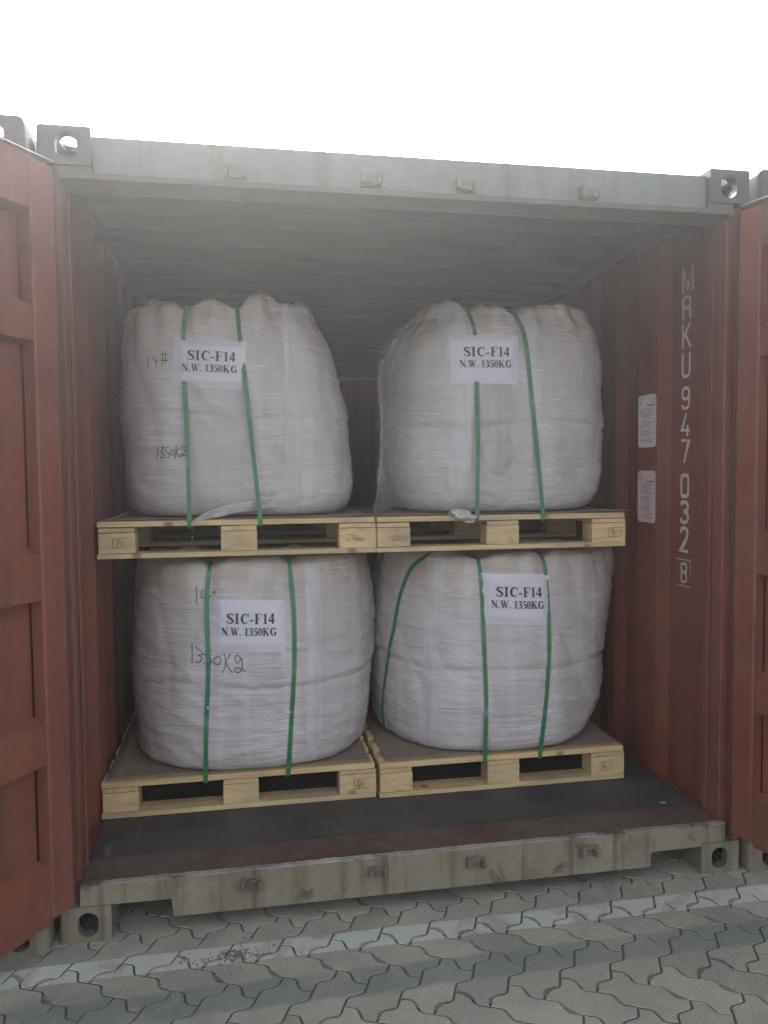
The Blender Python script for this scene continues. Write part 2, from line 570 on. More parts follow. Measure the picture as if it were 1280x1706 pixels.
def joint_mat():
    t = NT('joint_sand')
    g = t.noise(70, 4, 0.7)
    return t.out(t.mix(g, (0.055, 0.054, 0.044), (0.125, 0.12, 0.10)), 0.95, t.bump(g, 0.6, 0.004))


M_JOINT = joint_mat()

# ------------------------------------------------------------------ ground
E1 = Vector((0.7071, -0.7071, 0))
E2 = Vector((0.7071, 0.7071, 0))
U = 0.1155
NODE = Vector((1.764, -0.540, 0))


def wv(s):
    s = s % 1.0
    a = 0.13
    if s < 0.32:
        return a * s / 0.32
    if s < 0.68:
        return a * (1 - 2 * (s - 0.32) / 0.36)
    return -a * (1 - (s - 0.68) / 0.32)


def gpt(p, q):
    return NODE + E1 * (p * U) + E2 * (q * U)


def edge1(i, j):      # grid edge from node (i,j) to (i+1,j)
    return [(i + s, j + wv(s)) for s in (0, 0.06, 0.27, 0.37, 0.63, 0.73, 0.94)]


def edge2(i, j):      # grid edge from node (i,j) to (i,j+1)
    return [(i - wv(s), j + s) for s in (0, 0.06, 0.27, 0.37, 0.63, 0.73, 0.94)]


def rev(e, end):
    return [end] + e[1:][::-1]


def paver_outline(i, j, horiz):
    wd, ht = (2, 1) if horiz else (1, 2)
    o = []
    for k in range(wd):
        o += edge1(i + k, j)
    for k in range(ht):
        o += edge2(i + wd, j + k)
    for k in reversed(range(wd)):
        o += rev(edge1(i + k, j + ht), (i + k + 1, j + ht))
    for k in reversed(range(ht)):
        o += rev(edge2(i, j + k), (i, j + k + 1))
    return o


bm = bmesh.new()
tone = bm.faces.layers.float.new('tone')
rng = random.Random(3)
for i in range(-60, 60):
    for j in range(-60, 60):
        t = (i - j) % 4
        if t == 0:
            o = paver_outline(i, j, True)
        elif t == 2:
            o = paver_outline(i, j - 1, False)
        else:
            continue
        c = gpt(sum(p[0] for p in o) / len(o), sum(p[1] for p in o) / len(o))
        if not (-2.6 < c.x < 5.0 and -3.6 < c.y < 0.45):
            continue
        pts = [gpt(*p) for p in o]
        n = len(pts)
        tv = rng.random()
        lift, tx, ty = rng.uniform(-0.0009, 0.0009), rng.uniform(-0.005, 0.005), rng.uniform(-0.005, 0.005)

        def inset(d):
            out = []
            for k in range(n):
                a, b = pts[k - 1], pts[(k + 1) % n]
                tv_ = (b - a).normalized()
                out.append(pts[k] + Vector((-tv_.y, tv_.x, 0)) * d)
            return out
        top, mid, low = inset(0.0046), inset(0.0032), inset(0.0029)

        def zz(p, z):
            return Vector((p.x, p.y, z + lift + tx * (p.x - c.x) + ty * (p.y - c.y)))
        vt = [bm.verts.new(zz(p, 0.0)) for p in top]
        vm = [bm.verts.new(zz(p, -0.0022)) for p in mid]
        vl = [bm.verts.new(zz(p, -0.012)) for p in low]
        fs = [bm.faces.new(vt)]
        for k in range(n):
            k2 = (k + 1) % n
            fs.append(bm.faces.new((vm[k], vm[k2], vt[k2], vt[k])))
            fs.append(bm.faces.new((vl[k], vl[k2], vm[k2], vm[k])))
        for fc in fs:
            fc[tone] = tv
bmesh.ops.triangulate(bm, faces=[fc for fc in bm.faces if len(fc.verts) > 4])
pav = obj('paving', bm, M_PAVE)
pav['kind'] = 'structure'

bm = bmesh.new()
for a, b in (((-70, -70), (70, 70)),):
    vs = [bm.verts.new((x, y, -0.0030)) for x, y in ((a[0], a[1]), (b[0], a[1]), (b[0], b[1]), (a[0], b[1]))]
    bm.faces.new(vs)
gr = obj('ground', bm, M_JOINT)
gr['kind'] = 'structure'

# dark grit spilled on the painted line
q = bmesh.new()
rg_ = random.Random(21)
for k in range(170):
    a_, r_ = rg_.uniform(0, 6.283), abs(rg_.gauss(0, 0.45))
    gx, gy = 0.56 + 0.15 * r_ * math.cos(a_), -0.165 + 0.06 * r_ * math.sin(a_)
    sz = rg_.uniform(0.0009, 0.0024)
    box(q, (gx - sz, gy - sz, 0.0006), (gx + sz, gy + sz * rg_.uniform(0.5, 1.2), 0.0006 + 2 * sz), 0, None, sz * 0.35)
gt = obj('grit', q, flat('dark_grit', (0.19, 0.17, 0.145), 0.9, 0.4, 200))
gt['kind'] = 'stuff'
gt['label'] = 'patch of dark grit spilled over the pale painted line on the paving'
gt['category'] = 'grit'

# ------------------------------------------------------------------ lettering
def catmull(pts, k=4):
    out = []
    n = len(pts)
    for i in range(n - 1):
        p0, p1, p2, p3 = pts[max(i - 1, 0)], pts[i], pts[i + 1], pts[min(i + 2, n - 1)]
        for s in range(k):
            t = s / k
            out.append(tuple(0.5 * (2 * b + (c - a) * t + (2 * a - 5 * b + 4 * c - d) * t * t + (3 * b - a - 3 * c + d) * t ** 3)
                             for a, b, c, d in zip(p0, p1, p2, p3)))
    out.append(pts[-1])
    return out


SERIF = {
    'S': (0.66, [('c', [(.55, .74, .05), (.51, .89, .07), (.34, .955, .08), (.17, .88, .15), (.13, .74, .18), (.23, .60, .2), (.42, .46, .2), (.52, .31, .19), (.49, .13, .14), (.33, .045, .08), (.14, .11, .06), (.08, .28, .05)]),
                 ('l', [(.55, .68, .045), (.55, .99, .045)]), ('l', [(.08, .01, .045), (.08, .34, .045)])]),
    'I': (0.46, [('l', [(.22, 0, .2), (.22, 1, .2)]), ('l', [(.04, .025, .05), (.40, .025, .05)]), ('l', [(.04, .975, .05), (.40, .975, .05)])]),
    'C': (0.78, [('c', [(.69, .68, .05), (.64, .85, .07), (.48, .95, .08), (.28, .86, .15), (.16, .5, .22), (.27, .14, .15), (.48, .05, .08), (.68, .2, .05)]),
                 ('l', [(.69, .64, .045), (.69, .99, .045)])]),
    '-': (0.40, [('l', [(.04, .32, .12), (.34, .32, .12)])]),
    'F': (0.66, [('l', [(.2, 0, .2), (.2, 1, .2)]), ('l', [(.03, .025, .05), (.38, .025, .05)]), ('l', [(.03, .97, .06), (.60, .97, .06)]),
                 ('l', [(.585, 1, .05), (.585, .72, .05)]), ('l', [(.2, .5, .06), (.44, .5, .06)]), ('l', [(.44, .38, .05), (.44, .63, .05)])]),
    '1': (0.50, [('l', [(.26, 0, .17), (.26, .98, .17)]), ('l', [(.09, .025, .05), (.43, .025, .05)]), ('l', [(.08, .84, .05), (.26, .96, .07)])]),
    '4': (0.54, [('l', [(.35, .97, .06), (.05, .35, .07)]), ('l', [(.03, .3, .14), (.51, .3, .14)]), ('l', [(.37, 0, .17), (.37, 1, .17)])]),
    'N': (0.82, [('l', [(.15, 0, .06), (.15, 1, .06)]), ('l', [(.14, .95, .2), (.66, .05, .2)]), ('l', [(.66, 0, .06), (.66, 1, .06)]),
                 ('l', [(.02, .975, .05), (.25, .975, .05)]), ('l', [(.03, .025, .05), (.28, .025, .05)]), ('l', [(.54, .975, .05), (.79, .975, .05)])]),
    'W': (1.00, [('l', [(.12, .97, .19), (.33, .03, .17)]), ('l', [(.33, .03, .06), (.5, .85, .06)]), ('l', [(.46, .97, .19), (.67, .03, .17)]),
                 ('l', [(.67, .03, .06), (.88, .97, .06)]), ('l', [(.0, .975, .05), (.26, .975, .05)]), ('l', [(.36, .975, .05), (.6, .975, .05)]), ('l', [(.77, .975, .05), (.98, .975, .05)])]),
    '.': (0.27, [('l', [(.11, .0, .15), (.11, .15, .15)])]),
    '3': (0.54, [('c', [(.06, .76, .05), (.14, .91, .09), (.28, .95, .1), (.41, .81, .18), (.35, .61, .13), (.2, .53, .06)]),
                 ('c', [(.2, .53, .06), (.38, .47, .13), (.44, .27, .18), (.34, .07, .12), (.17, .04, .09), (.06, .13, .1)])]),
    '5': (0.54, [('l', [(.13, .92, .13), (.48, .92, .13)]), ('l', [(.14, .93, .06), (.10, .56, .06)]),
                 ('c', [(.10, .56, .07), (.29, .59, .12), (.43, .40, .18), (.38, .14, .15), (.2, .04, .09), (.06, .12, .1)])]),
    '0': (0.54, [('c', [(.27, .96, .07), (.14, .82, .13), (.11, .5, .17), (.14, .18, .13), (.27, .04, .07), (.40, .18, .13), (.43, .5, .17), (.40, .82, .13), (.27, .96, .07)])]),
    'K': (0.84, [('l', [(.2, 0, .2), (.2, 1, .2)]), ('l', [(.03, .025, .05), (.38, .025, .05)]), ('l', [(.03, .975, .05), (.38, .975, .05)]),
                 ('l', [(.28, .44, .06), (.64, .95, .06)]), ('l', [(.38, .58, .2), (.68, .04, .2)]), ('l', [(.5, .975, .05), (.78, .975, .05)]), ('l', [(.5, .025, .05), (.82, .025, .05)])]),
    'G': (0.86, [('c', [(.69, .68, .05), (.64, .85, .07), (.48, .95, .08), (.28, .86, .15), (.16, .5, .22), (.27, .14, .15), (.48, .05, .08), (.66, .1, .08)]),
                 ('l', [(.69, .64, .045), (.69, .99, .045)]), ('l', [(.66, .05, .19), (.66, .44, .19)]), ('l', [(.5, .43, .05), (.82, .43, .05)])]),
    ' ': (0.30, []),
}
SW = 0.125
STENCIL = {
    'M': [[(.06, 0), (.06, 1), (.3, .12), (.54, 1), (.54, 0)]],
    'R': [[(.06, 0), (.06, .95), (.3, .95), (.44, .88), (.46, .72), (.44, .56), (.3, .5), (.06, .5)], [(.3, .5), (.46, .38), (.47, 0)]],
    'K': [[(.06, 0), (.06, 1)], [(.48, 1), (.06, .4)], [(.2, .58), (.5, 0)]],
    'U': [[(.06, 1), (.06, .18), (.14, .06), (.26, .05), (.38, .06), (.46, .18), (.46, 1)]],
    '9': [[(.44, .62), (.38, .5), (.24, .46), (.1, .52), (.06, .7), (.1, .9), (.25, .95), (.4, .9), (.45, .75), (.45, .3), (.4, .1), (.26, .05), (.1, .1), (.06, .24)]],
    '4': [[(.3, .98), (.05, .26), (.5, .26)], [(.38, .48), (.38, 0)]],
    '7': [[(.04, .95), (.47, .95), (.2, 0)]],
    '0': [[(.26, .95), (.1, .9), (.06, .75), (.06, .25), (.1, .1), (.26, .05), (.42, .1), (.46, .25), (.46, .75), (.42, .9), (.26, .95)]],
    '3': [[(.06, .8), (.1, .92), (.26, .95), (.41, .9), (.45, .74), (.4, .58), (.22, .53)], [(.22, .53), (.42, .46), (.46, .26), (.4, .1), (.25, .05), (.1, .09), (.06, .24)]],
    '2': [[(.06, .74), (.1, .9), (.26, .95), (.41, .9), (.45, .74), (.4, .55), (.06, .05), (.48, .05)]],
    '8': [[(.26, .95), (.1, .9), (.06, .74), (.1, .58), (.26, .52), (.42, .58), (.46, .74), (.42, .9), (.26, .95)],
          [(.26, .52), (.1, .46), (.06, .28), (.1, .1), (.26, .05), (.42, .1), (.46, .28), (.42, .46), (.26, .52)]],
    'F': [[(.06, 0), (.06, .95), (.46, .95)], [(.06, .5), (.36, .5)]],
}


def stroke(bm, pts, fmap, lay):
    """pts: (u, v, width) in plane units; fmap(u, v, lay) -> point on the surface"""
    n = len(pts)
    L, Rr = [], []
    for i in range(n):
        a, b = pts[max(i - 1, 0)], pts[min(i + 1, n - 1)]
        dx, dy = b[0] - a[0], b[1] - a[1]
        l = math.hypot(dx, dy) or 1
        nx, ny = -dy / l, dx / l
        hw = pts[i][2] / 2
        # widen mitred corners a little
        if 0 < i < n - 1:
            d1 = Vector((pts[i][0] - a[0], pts[i][1] - a[1]))
            d2 = Vector((b[0] - pts[i][0], b[1] - pts[i][1]))
            if d1.length > 1e-9 and d2.length > 1e-9:
                cs = max(0.45, math.cos(d1.angle(d2) / 2))
                hw /= cs
        L.append(bm.verts.new(fmap(pts[i][0] + nx * hw, pts[i][1] + ny * hw, lay)))
        Rr.append(bm.verts.new(fmap(pts[i][0] - nx * hw, pts[i][1] - ny * hw, lay)))
    for i in range(n - 1):
        bm.faces.new((L[i], Rr[i], Rr[i + 1], L[i + 1]))


def densify(pts, step):
    out = [pts[0]]
    for a, b in zip(pts, pts[1:]):
        k = max(1, int(math.hypot(b[0] - a[0], b[1] - a[1]) / step))
        for i in range(1, k + 1):
            out.append(tuple(x + (y - x) * i / k for x, y in zip(a, b)))
    return out


def serif_text(bm, text, u0, u1, v0, h, fmap):
    """bold serif text fitted between u0 and u1 (metres), baseline v0, cap height h"""
    wsum = sum(SERIF[c][0] for c in text)
    sx = (u1 - u0) / wsum
    x = u0
    lay = 0
    for ch in text:
        wd, strokes = SERIF[ch]
        for kind, p in strokes:
            q = catmull(p) if kind == 'c' else densify(p, 0.5)
            q = [(x + a * sx, v0 + b * h, c * (sx + h) / 2) for a, b, c in q]
            stroke(bm, q, fmap, lay)
            lay = (lay + 1) % 8
        x += wd * sx


# ------------------------------------------------------------------ shipping containers
W, L, H = 2.438, 6.058, 2.591


def rounded_poly(cx, cy, hw, hh, r, n=5):
    out = []
    for qx, qy, a0 in ((1, 1, 0), (-1, 1, 90), (-1, -1, 180), (1, -1, 270)):
        for k in range(n + 1):
            a = R(a0 + 90 * k / n)
            out.append((cx + qx * (hw - r) + r * math.cos(a), cy + qy * (hh - r) + r * math.sin(a)))
    return out


def casting_proto():
    """corner casting of the front-left corner: hollow cast block with an oval hole in front, side, top and bottom"""
    def tmp(bm):
        me = bpy.data.meshes.new('tmp')
        bmesh.ops.recalc_face_normals(bm, faces=bm.faces[:])
        bm.to_mesh(me)
        bm.free()
        o = bpy.data.objects.new('tmp', me)
        C.objects.link(o)
        return o

    def prism(poly, axis, a, b):
        t = bmesh.new()
        def p3(u, v, d):
            return {'x': (d, u, v), 'y': (u, d, v), 'z': (u, v, d)}[axis]
        lo = [t.verts.new(p3(u, v, a)) for u, v in poly]
        hi = [t.verts.new(p3(u, v, b)) for u, v in poly]
        t.faces.new(lo)
        t.faces.new(hi[::-1])
        for k in range(len(poly)):
            k2 = (k + 1) % len(poly)
            t.faces.new((lo[k], hi[k], hi[k2], lo[k2]))
        return t
    b = bmesh.new()
    box(b, (0, 0, 0), (0.162, 0.178, 0.118))
    ed = []
    for e in b.edges:
        m = (e.verts[0].co + e.verts[1].co) / 2
        if (m.x < 0.001) and (m.z > 0.117 or m.z < 0.001 or m.y < 0.001):
            ed.append(e)
    bmesh.ops.bevel(b, geom=ed, offset=0.016, segments=4, affect='EDGES', profile=0.5)
    body = tmp(b)
    cuts = []
    c = bmesh.new()
    box(c, (0.030, 0.030, 0.026), (0.142, 0.158, 0.092))
    cuts.append(tmp(c))
    cuts.append(tmp(prism(rounded_poly(0.089, 0.058, 0.032, 0.040, 0.030), 'y', -0.02, 0.06)))
    cuts.append(tmp(prism(rounded_poly(0.101, 0.058, 0.040, 0.030, 0.028), 'x', -0.02, 0.06)))
    cuts.append(tmp(prism(rounded_poly(0.089, 0.101, 0.032, 0.062, 0.028), 'z', -0.02, 0.15)))
    # way out at the back, where the block is open towards the roof corner
    for k, ct in enumerate(cuts):
        md = body.modifiers.new('b%d' % k, 'BOOLEAN')
        md.operation = 'DIFFERENCE'
        md.solver = 'EXACT'
        md.object = ct
    dg = bpy.context.evaluated_depsgraph_get()
    me = bpy.data.meshes.new_from_object(body.evaluated_get(dg))
    for o in [body] + cuts:
        bpy.data.objects.remove(o)
    return me


CAST = casting_proto()


def casting(x0, y0, fx, fy, z0, mat, parent):
    b = bmesh.new()
    b.from_mesh(CAST)
    for v in b.verts:
        x, y, z = v.co
        v.co = (x0 + (0.162 - x if fx else x) + (0.0), y0 + (0.178 - y if fy else y), z0 + z)
    if fx != fy:
        bmesh.ops.reverse_faces(b, faces=b.faces[:])
    return obj('corner_casting', b, mat, parent)


def corr_profile(y0, y1, first=None):
    """trapezoidal side sheet: list of (y, depth) with depth 0 = outer plane, 0.03 = inner plane"""
    p = first or [(y0, 0.0)]
    y = p[-1][0]
    st = 0 if p[-1][1] == 0 else 2
    lens = (0.072, 0.068, 0.070, 0.068)
    k = st
    while y < y1 - 0.15:
        y += lens[k]
        d = (0.0, 0.03, 0.03, 0.0)[k]
        p.append((y, d))
        k = (k + 1) % 4
    p.append((y1, p[-1][1]))
    return p


def container(name, label, cat, x0, y0, opened, mats):
    red, redin, head, cast, castb = mats
    t = thing(name, label, cat, (x0 + W / 2, y0, 0), None)

    def X(x):
        return x0 + x

    def bx(nm, a, b, m, bev=0.003, par=None):
        q = bmesh.new()
        box(q, (X(a[0]), y0 + a[1], a[2]), (X(b[0]), y0 + b[1], b[2]), bev)
        return obj(nm, q, m, par or t)
    for fx in (0, 1):
        for fy in (0, 1):
            for zz, m in ((0, castb), (H - 0.118, cast)):
                casting(X(W - 0.162 if fx else 0), y0 + (L - 0.178 if fy else 0), fx, fy, zz, m, t)
    # posts: front ones are a box with a rebated door face
    for sx in (0, 1):
        q = bmesh.new()

        def pb(a, b, bev=0.004):
            xa, xb = (a[0], b[0]) if not sx else (W - b[0], W - a[0])
            box(q, (X(xa), y0 + a[1], a[2]), (X(xb), y0 + b[1], b[2]), bev)
        pb((0.004, 0.052, 0.118), (0.062, 0.150, H - 0.118))
        pb((0.004, 0.008, 0.118), (0.030, 0.050, H - 0.118))
        pb((0.064, 0.120, 0.19), (0.071, 0.150, 2.43), 0.001)
        obj('corner_post', q, red, t)
        bx('corner_post', ((0.004, L - 0.15, 0.118) if not sx else (W - 0.07, L - 0.15, 0.118)), ((0.07, L - 0.004, H - 0.118) if not sx else (W - 0.004, L - 0.004, H - 0.118)), red)
    # side walls
    first = [(0.150, 0.0), (0.50, 0.0), (0.565, 0.03), (0.74, 0.03), (0.81, 0.0)]
    for sx in (0, 1):
        prof = corr_profile(0.15, L - 0.15, list(first))
        q = bmesh.new()
        rows = []
        for y, d in prof:
            xi = 0.010 + d
            xo = xi - 0.005
            if sx:
                xi, xo = W - xi, W - xo
            rows.append([q.verts.new((X(x), y0 + y, z)) for x, z in ((xi, 0.16), (xi, 2.50), (xo, 2.50), (xo, 0.16))])
        for a, b in zip(rows, rows[1:]):
            for k in range(4):
                fv = (a[k], a[(k + 1) % 4], b[(k + 1) % 4], b[k])
                q.faces.new(fv if sx else fv[::-1])
        q.faces.new(rows[0])
        q.faces.new(rows[-1][::-1])
        bmesh.ops.recalc_face_normals(q, faces=q.faces[:])
        obj('side_wall', q, redin if opened else red, t)
        a = (0.0, 0.178, 2.50) if not sx else (W - 0.06, 0.178, 2.50)
        bx('top_rail', a, (a[0] + 0.06, L - 0.178, 2.575), M_ROOFSHADE if opened else red)
        a = (0.0, 0.178, 0.035) if not sx else (W - 0.05, 0.178, 0.035)
        bx('bottom_rail', a, (a[0] + 0.05, L - 0.178, 0.158), red)
    # roof with pressed troughs across
    q = bmesh.new()
    prof = []
    y = 0.155
    k = 0
    while y < L - 0.06:
        prof.append((y, (0.0, 0.0, -0.02, -0.02)[k]))
        y += (0.091, 0.018, 0.082, 0.018)[k]
        k = (k + 1) % 4
    rows = [[q.verts.new((X(xx), y0 + yy, 2.572 + d + dz)) for xx, dz in ((0.061, -0.004), (W - 0.061, -0.004), (W - 0.061, 0), (0.061, 0))] for yy, d in prof]
    for a, b in zip(rows, rows[1:]):
        for k in range(4):
            q.faces.new((a[k], a[(k + 1) % 4], b[(k + 1) % 4], b[k]))
    q.faces.new(rows[0])
    q.faces.new(rows[-1][::-1])
    bmesh.ops.recalc_face_normals(q, faces=q.faces[:])
    obj('roof', q, M_ROOFSHADE if opened else red, t)
    # blind end
    q = bmesh.new()
    prof = []
    xx = 0.072
    k = 0
    while xx < W - 0.072:
        prof.append((xx, (0, 0, 0.04, 0.04)[k]))
        xx += (0.08, 0.05, 0.08, 0.05)[k]
        k = (k + 1) % 4
    prof.append((W - 0.072, prof[-1][1]))
    rows = [[q.verts.new((X(a), y0 + L - 0.06 + d + e, z)) for e, z in ((0, 0.16), (0, 2.55), (0.004, 2.55), (0.004, 0.16))] for a, d in prof]
    for a, b in zip(rows, rows[1:]):
        for k in range(4):
            q.faces.new((a[k], a[(k + 1) % 4], b[(k + 1) % 4], b[k]))
    q.faces.new(rows[0])
    q.faces.new(rows[-1][::-1])
    bmesh.ops.recalc_face_normals(q, faces=q.faces[:])
    obj('end_wall', q, redin, t)
    bx('end_rail', (0.162, L - 0.12, 2.50), (W - 0.162, L - 0.064, 2.58), red)
    # floor
    q = bmesh.new()
    box(q, (X(0.052), y0 + 0.205, 0.135), (X(W - 0.052), y0 + L - 0.07, 0.172), 0.002)
    obj('floor', q, M_FLOOR, t)
    # header and its lip
    hd = None
    q = bmesh.new()
    box(q, (X(0.1625), y0 + 0.028, 2.456), (X(W - 0.1625), y0 + 0.15, 2.575), 0.004)
    hd = obj('header', q, head, t)
    q = bmesh.new()
    lo = [(X(0.064), 2.436), (X(W - 0.064), 2.436), (X(W - 0.064), 2.4715), (X(W - 0.164), 2.4715), (X(W - 0.164), 2.4545), (X(0.164), 2.4545), (X(0.164), 2.4715), (X(0.064), 2.4715)]
    fr = [q.verts.new((x, y0 + 0.010, z)) for x, z in lo]
    bk = [q.verts.new((x, y0 + 0.148, z)) for x, z in lo]
    q.faces.new(fr)
    q.faces.new(bk[::-1])
    for k in range(len(lo)):
        q.faces.new((fr[k], bk[k], bk[(k + 1) % len(lo)], fr[(k + 1) % len(lo)]))
    bmesh.ops.recalc_face_normals(q, faces=q.faces[:])
    bmesh.ops.triangulate(q, faces=[fc for fc in q.faces if len(fc.verts) > 4])
    obj('header_lip', q, M_LIP, hd)
    for kx in (0.602, 1.046, 1.375, 1.819):
        q = bmesh.new()
        keeper(q, X(kx), y0 + 0.028, 2.487, 1)
        obj('lock_keeper', q, M_KEEP, hd)
    # sill
    q = bmesh.new()
    xa, xb = X(0.163), X(W - 0.163)
    xc, xd = X(0.066), X(W - 0.066)
    outl = [(xc, 0.187), (xc, 0.1195), (xa, 0.1195), (xa, 0.118), (X(0.352), 0.116), (X(0.359), 0.055), (X(2.066), 0.051), (X(2.072), 0.106), (xb, 0.108), (xb, 0.1195), (xd, 0.1195), (xd, 0.187)]
    fr = [q.verts.new((x, y0 + 0.002, z)) for x, z in outl]
    bk = [q.verts.new((x, y0 + 0.030, z)) for x, z in outl]
    q.faces.new(fr)
    q.faces.new(bk[::-1])
    for k in range(len(outl)):
        k2 = (k + 1) % len(outl)
        q.faces.new((fr[k], bk[k], bk[k2], fr[k2]))
    bmesh.ops.recalc_face_normals(q, faces=q.faces[:])
    bmesh.ops.triangulate(q, faces=[fc for fc in q.faces if len(fc.verts) > 4])
    sill = obj('door_sill', q, M_SILL, t)
    q = bmesh.new()
    rngl = random.Random(11)
    n = 150
    yy = [(y0 + 0.0), (y0 + 0.026)]
    prev = None
    for i in range(n + 1):
        x = X(0.068) + (W - 0.136) * i / n
        h = 0.1905 + 0.003 * nz(x * 9, 1.3) + 0.0015 * rngl.uniform(-1, 1)
        yf = y0 - 0.0005 + 0.0025 * nz(x * 7, 8.1) - 0.002
        ring = [q.verts.new(p) for p in ((x, yf, 0.1875), (x, yf + 0.001, h), (x, y0 + 0.022 + 0.004 * nz(x * 11, 3), h + 0.001), (x, y0 + 0.028, 0.1875))]
        if prev:
            for k in range(4):
                q.faces.new((prev[k], prev[(k + 1) % 4], ring[(k + 1) % 4], ring[k]))
        else:
            q.faces.new(ring)
        prev = ring
    q.faces.new(prev[::-1])
    bmesh.ops.recalc_face_normals(q, faces=q.faces[:])
    obj('worn_edge', q, M_WORN, sill)
    for kx in (0.615, 1.045, 1.397, 1.825):
        q = bmesh.new()
        keeper(q, X(kx), y0 + 0.002, 0.140, -1)
        obj('lock_keeper', q, M_KEEP, sill)
    # threshold plate, falling a little towards the sill
    q = bmesh.new()
    vs = [q.verts.new(p) for p in ((X(0.065), y0 + 0.031, 0.183), (X(W - 0.065), y0 + 0.031, 0.183), (X(W - 0.065), y0 + 0.200, 0.178), (X(0.065), y0 + 0.200, 0.178),
                                   (X(0.065), y0 + 0.031, 0.172), (X(W - 0.065), y0 + 0.031, 0.172), (X(W - 0.065), y0 + 0.200, 0.15), (X(0.065), y0 + 0.200, 0.15))]
    for qd in ((0, 1, 2, 3), (7, 6, 5, 4), (0, 4, 5, 1), (2, 6, 7, 3), (1, 5, 6, 2), (3, 7, 4, 0)):
        q.faces.new([vs[i] for i in qd])
    obj('threshold', q, M_THR, t)
    return t


def keeper(q, x, yf, z, s):
    """cam keeper: two battered cheeks on a welded plate with a bridging tongue"""
    j = 0.004
    box(q, (x - 0.036, yf - 0.006, z - 0.022), (x + 0.036, yf - 0.0005, z + 0.020), 0.002, None, 0.002)
    box(q, (x - 0.036, yf - 0.030, z - 0.016), (x - 0.021, yf - 0.005, z + 0.020), 0.005, None, j)
    box(q, (x + 0.017, yf - 0.028, z - 0.020), (x + 0.033, yf - 0.005, z + 0.013), 0.005, None, j)
    box(q, (x - 0.022, yf - 0.020, z - s * 0.019), (x + 0.019, yf - 0.008, z - s * 0.007), 0.003, None, j)


BANDS = [(2.30, 2.45), (1.915, 2.02), (1.14, 1.275), (0.635, 0.76), (0.15, 0.31)]


def door(t, hx, hy, ang_dir, face, red, length=1.17, rods=True, name='door'):
    """door leaf: hinge point, direction along the leaf, unit normal of the inside face"""
    d = Vector((*ang_dir, 0)).normalized()
    m = Vector((*face, 0)).normalized()

    def P(s, n, z):
        return Vector((hx, hy, 0)) + d * s + m * n + Vector((0, 0, z))

    def dbox(nm, s0, s1, n0, n1, z0, z1, mat, par, bev=0.004):
        q = bmesh.new()
        Mx = Matrix(((d.x, m.x, 0, hx), (d.y, m.y, 0, hy), (0, 0, 1, 0), (0, 0, 0, 1)))
        box(q, (s0, n0, z0), (s1, n1, z1), bev, Mx)
        bmesh.ops.recalc_face_normals(q, faces=q.faces[:])
        return obj(nm, q, mat, par)
    # corrugated panel: bands stand towards the inside, hollows lie 45 mm back
    prof = []
    for zb, zt in BANDS[::-1]:
        if zb > 0.2:
            prof.append((zb - 0.010, -0.056))
        prof.append((zb, -0.006))
        prof.append((zt, -0.006))
        if zt < 2.4:
            prof.append((zt + 0.021, -0.056))
    q = bmesh.new()
    s0, s1 = 0.094, length - 0.094
    ns = 2
    rows = []
    for z, n in prof:
        rows.append([q.verts.new(P(s, nn, z)) for s, nn in ((s0, n), (s1, n), (s1, n - 0.003), (s0, n - 0.003))])
    for a, b in zip(rows, rows[1:]):
        for k in range(4):
            q.faces.new((a[k], a[(k + 1) % 4], b[(k + 1) % 4], b[k]))
    q.faces.new(rows[0])
    q.faces.new(rows[-1][::-1])
    bmesh.ops.recalc_face_normals(q, faces=q.faces[:])
    pn = obj(name, q, red, t)
    dbox('door_stile', 0.002, 0.093, -0.054, 0.0, 0.15, 2.447, red, pn, 0.007)
    dbox('door_stile', length - 0.093, length - 0.002, -0.054, 0.0, 0.15, 2.447, red, pn, 0.007)
    dbox('door_rail', 0.0945, length - 0.0945, -0.054, -0.010, 2.4505, 2.4585, red, pn, 0.001)
    dbox('door_rail', 0.0945, length - 0.0945, -0.054, -0.010, 0.135, 0.149, red, pn, 0.002)
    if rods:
        dbox('door_glint_strip', 0.003, length - 0.003, -0.050, 0.004, 2.4595, 2.4635, M_GLINT, pn, 0.0012)  # bright strip added to imitate the glint along the door top
    # rubber seal with a thin lip round the edge
    dbox('door_gasket', -0.013, 0.000, -0.034, -0.010, 0.145, 2.44, M_RUB, pn, 0.002)
    dbox('door_gasket', length, length + 0.020, -0.030, -0.006, 0.145, 2.44, M_RUB, pn, 0.002)
    if rods:
        for s in (0.40, 0.86):
            q = bmesh.new()
            tube(q, [P(s, -0.090, 0.06), P(s, -0.090, 2.50)], 0.017, 12)
            obj('locking_rod', q, M_KEEP, pn, True)
            Mx = Matrix(((d.x, m.x, 0, hx), (d.y, m.y, 0, hy), (0, 0, 1, 0), (0, 0, 0, 1)))
            for z in (0.40, 0.95, 1.65, 2.20):
                q = bmesh.new()
                box(q, (s - 0.04, -0.112, z - 0.03), (s + 0.04, -0.056, z + 0.03), 0.004, Mx)
                bmesh.ops.recalc_face_normals(q, faces=q.faces[:])
                obj('rod_guide', q, M_KEEP, pn)
    return pn


MATS = (M_RED, M_REDIN, M_HEAD, M_CAST, M_CASTB)
box_main = container('shipping_container', 'open red-brown shipping container with both doors swung out, loaded with four white bulk bags', 'container', 0.0, 0.0, True, MATS)
dl = (-0.549, -0.836)
door(box_main, 0.062, -0.040, dl, (0.836, -0.549), M_RED)
dr = (0.283, -0.959)
door(box_main, 2.388, 0.0, dr, (-0.959, -0.283), M_RED)

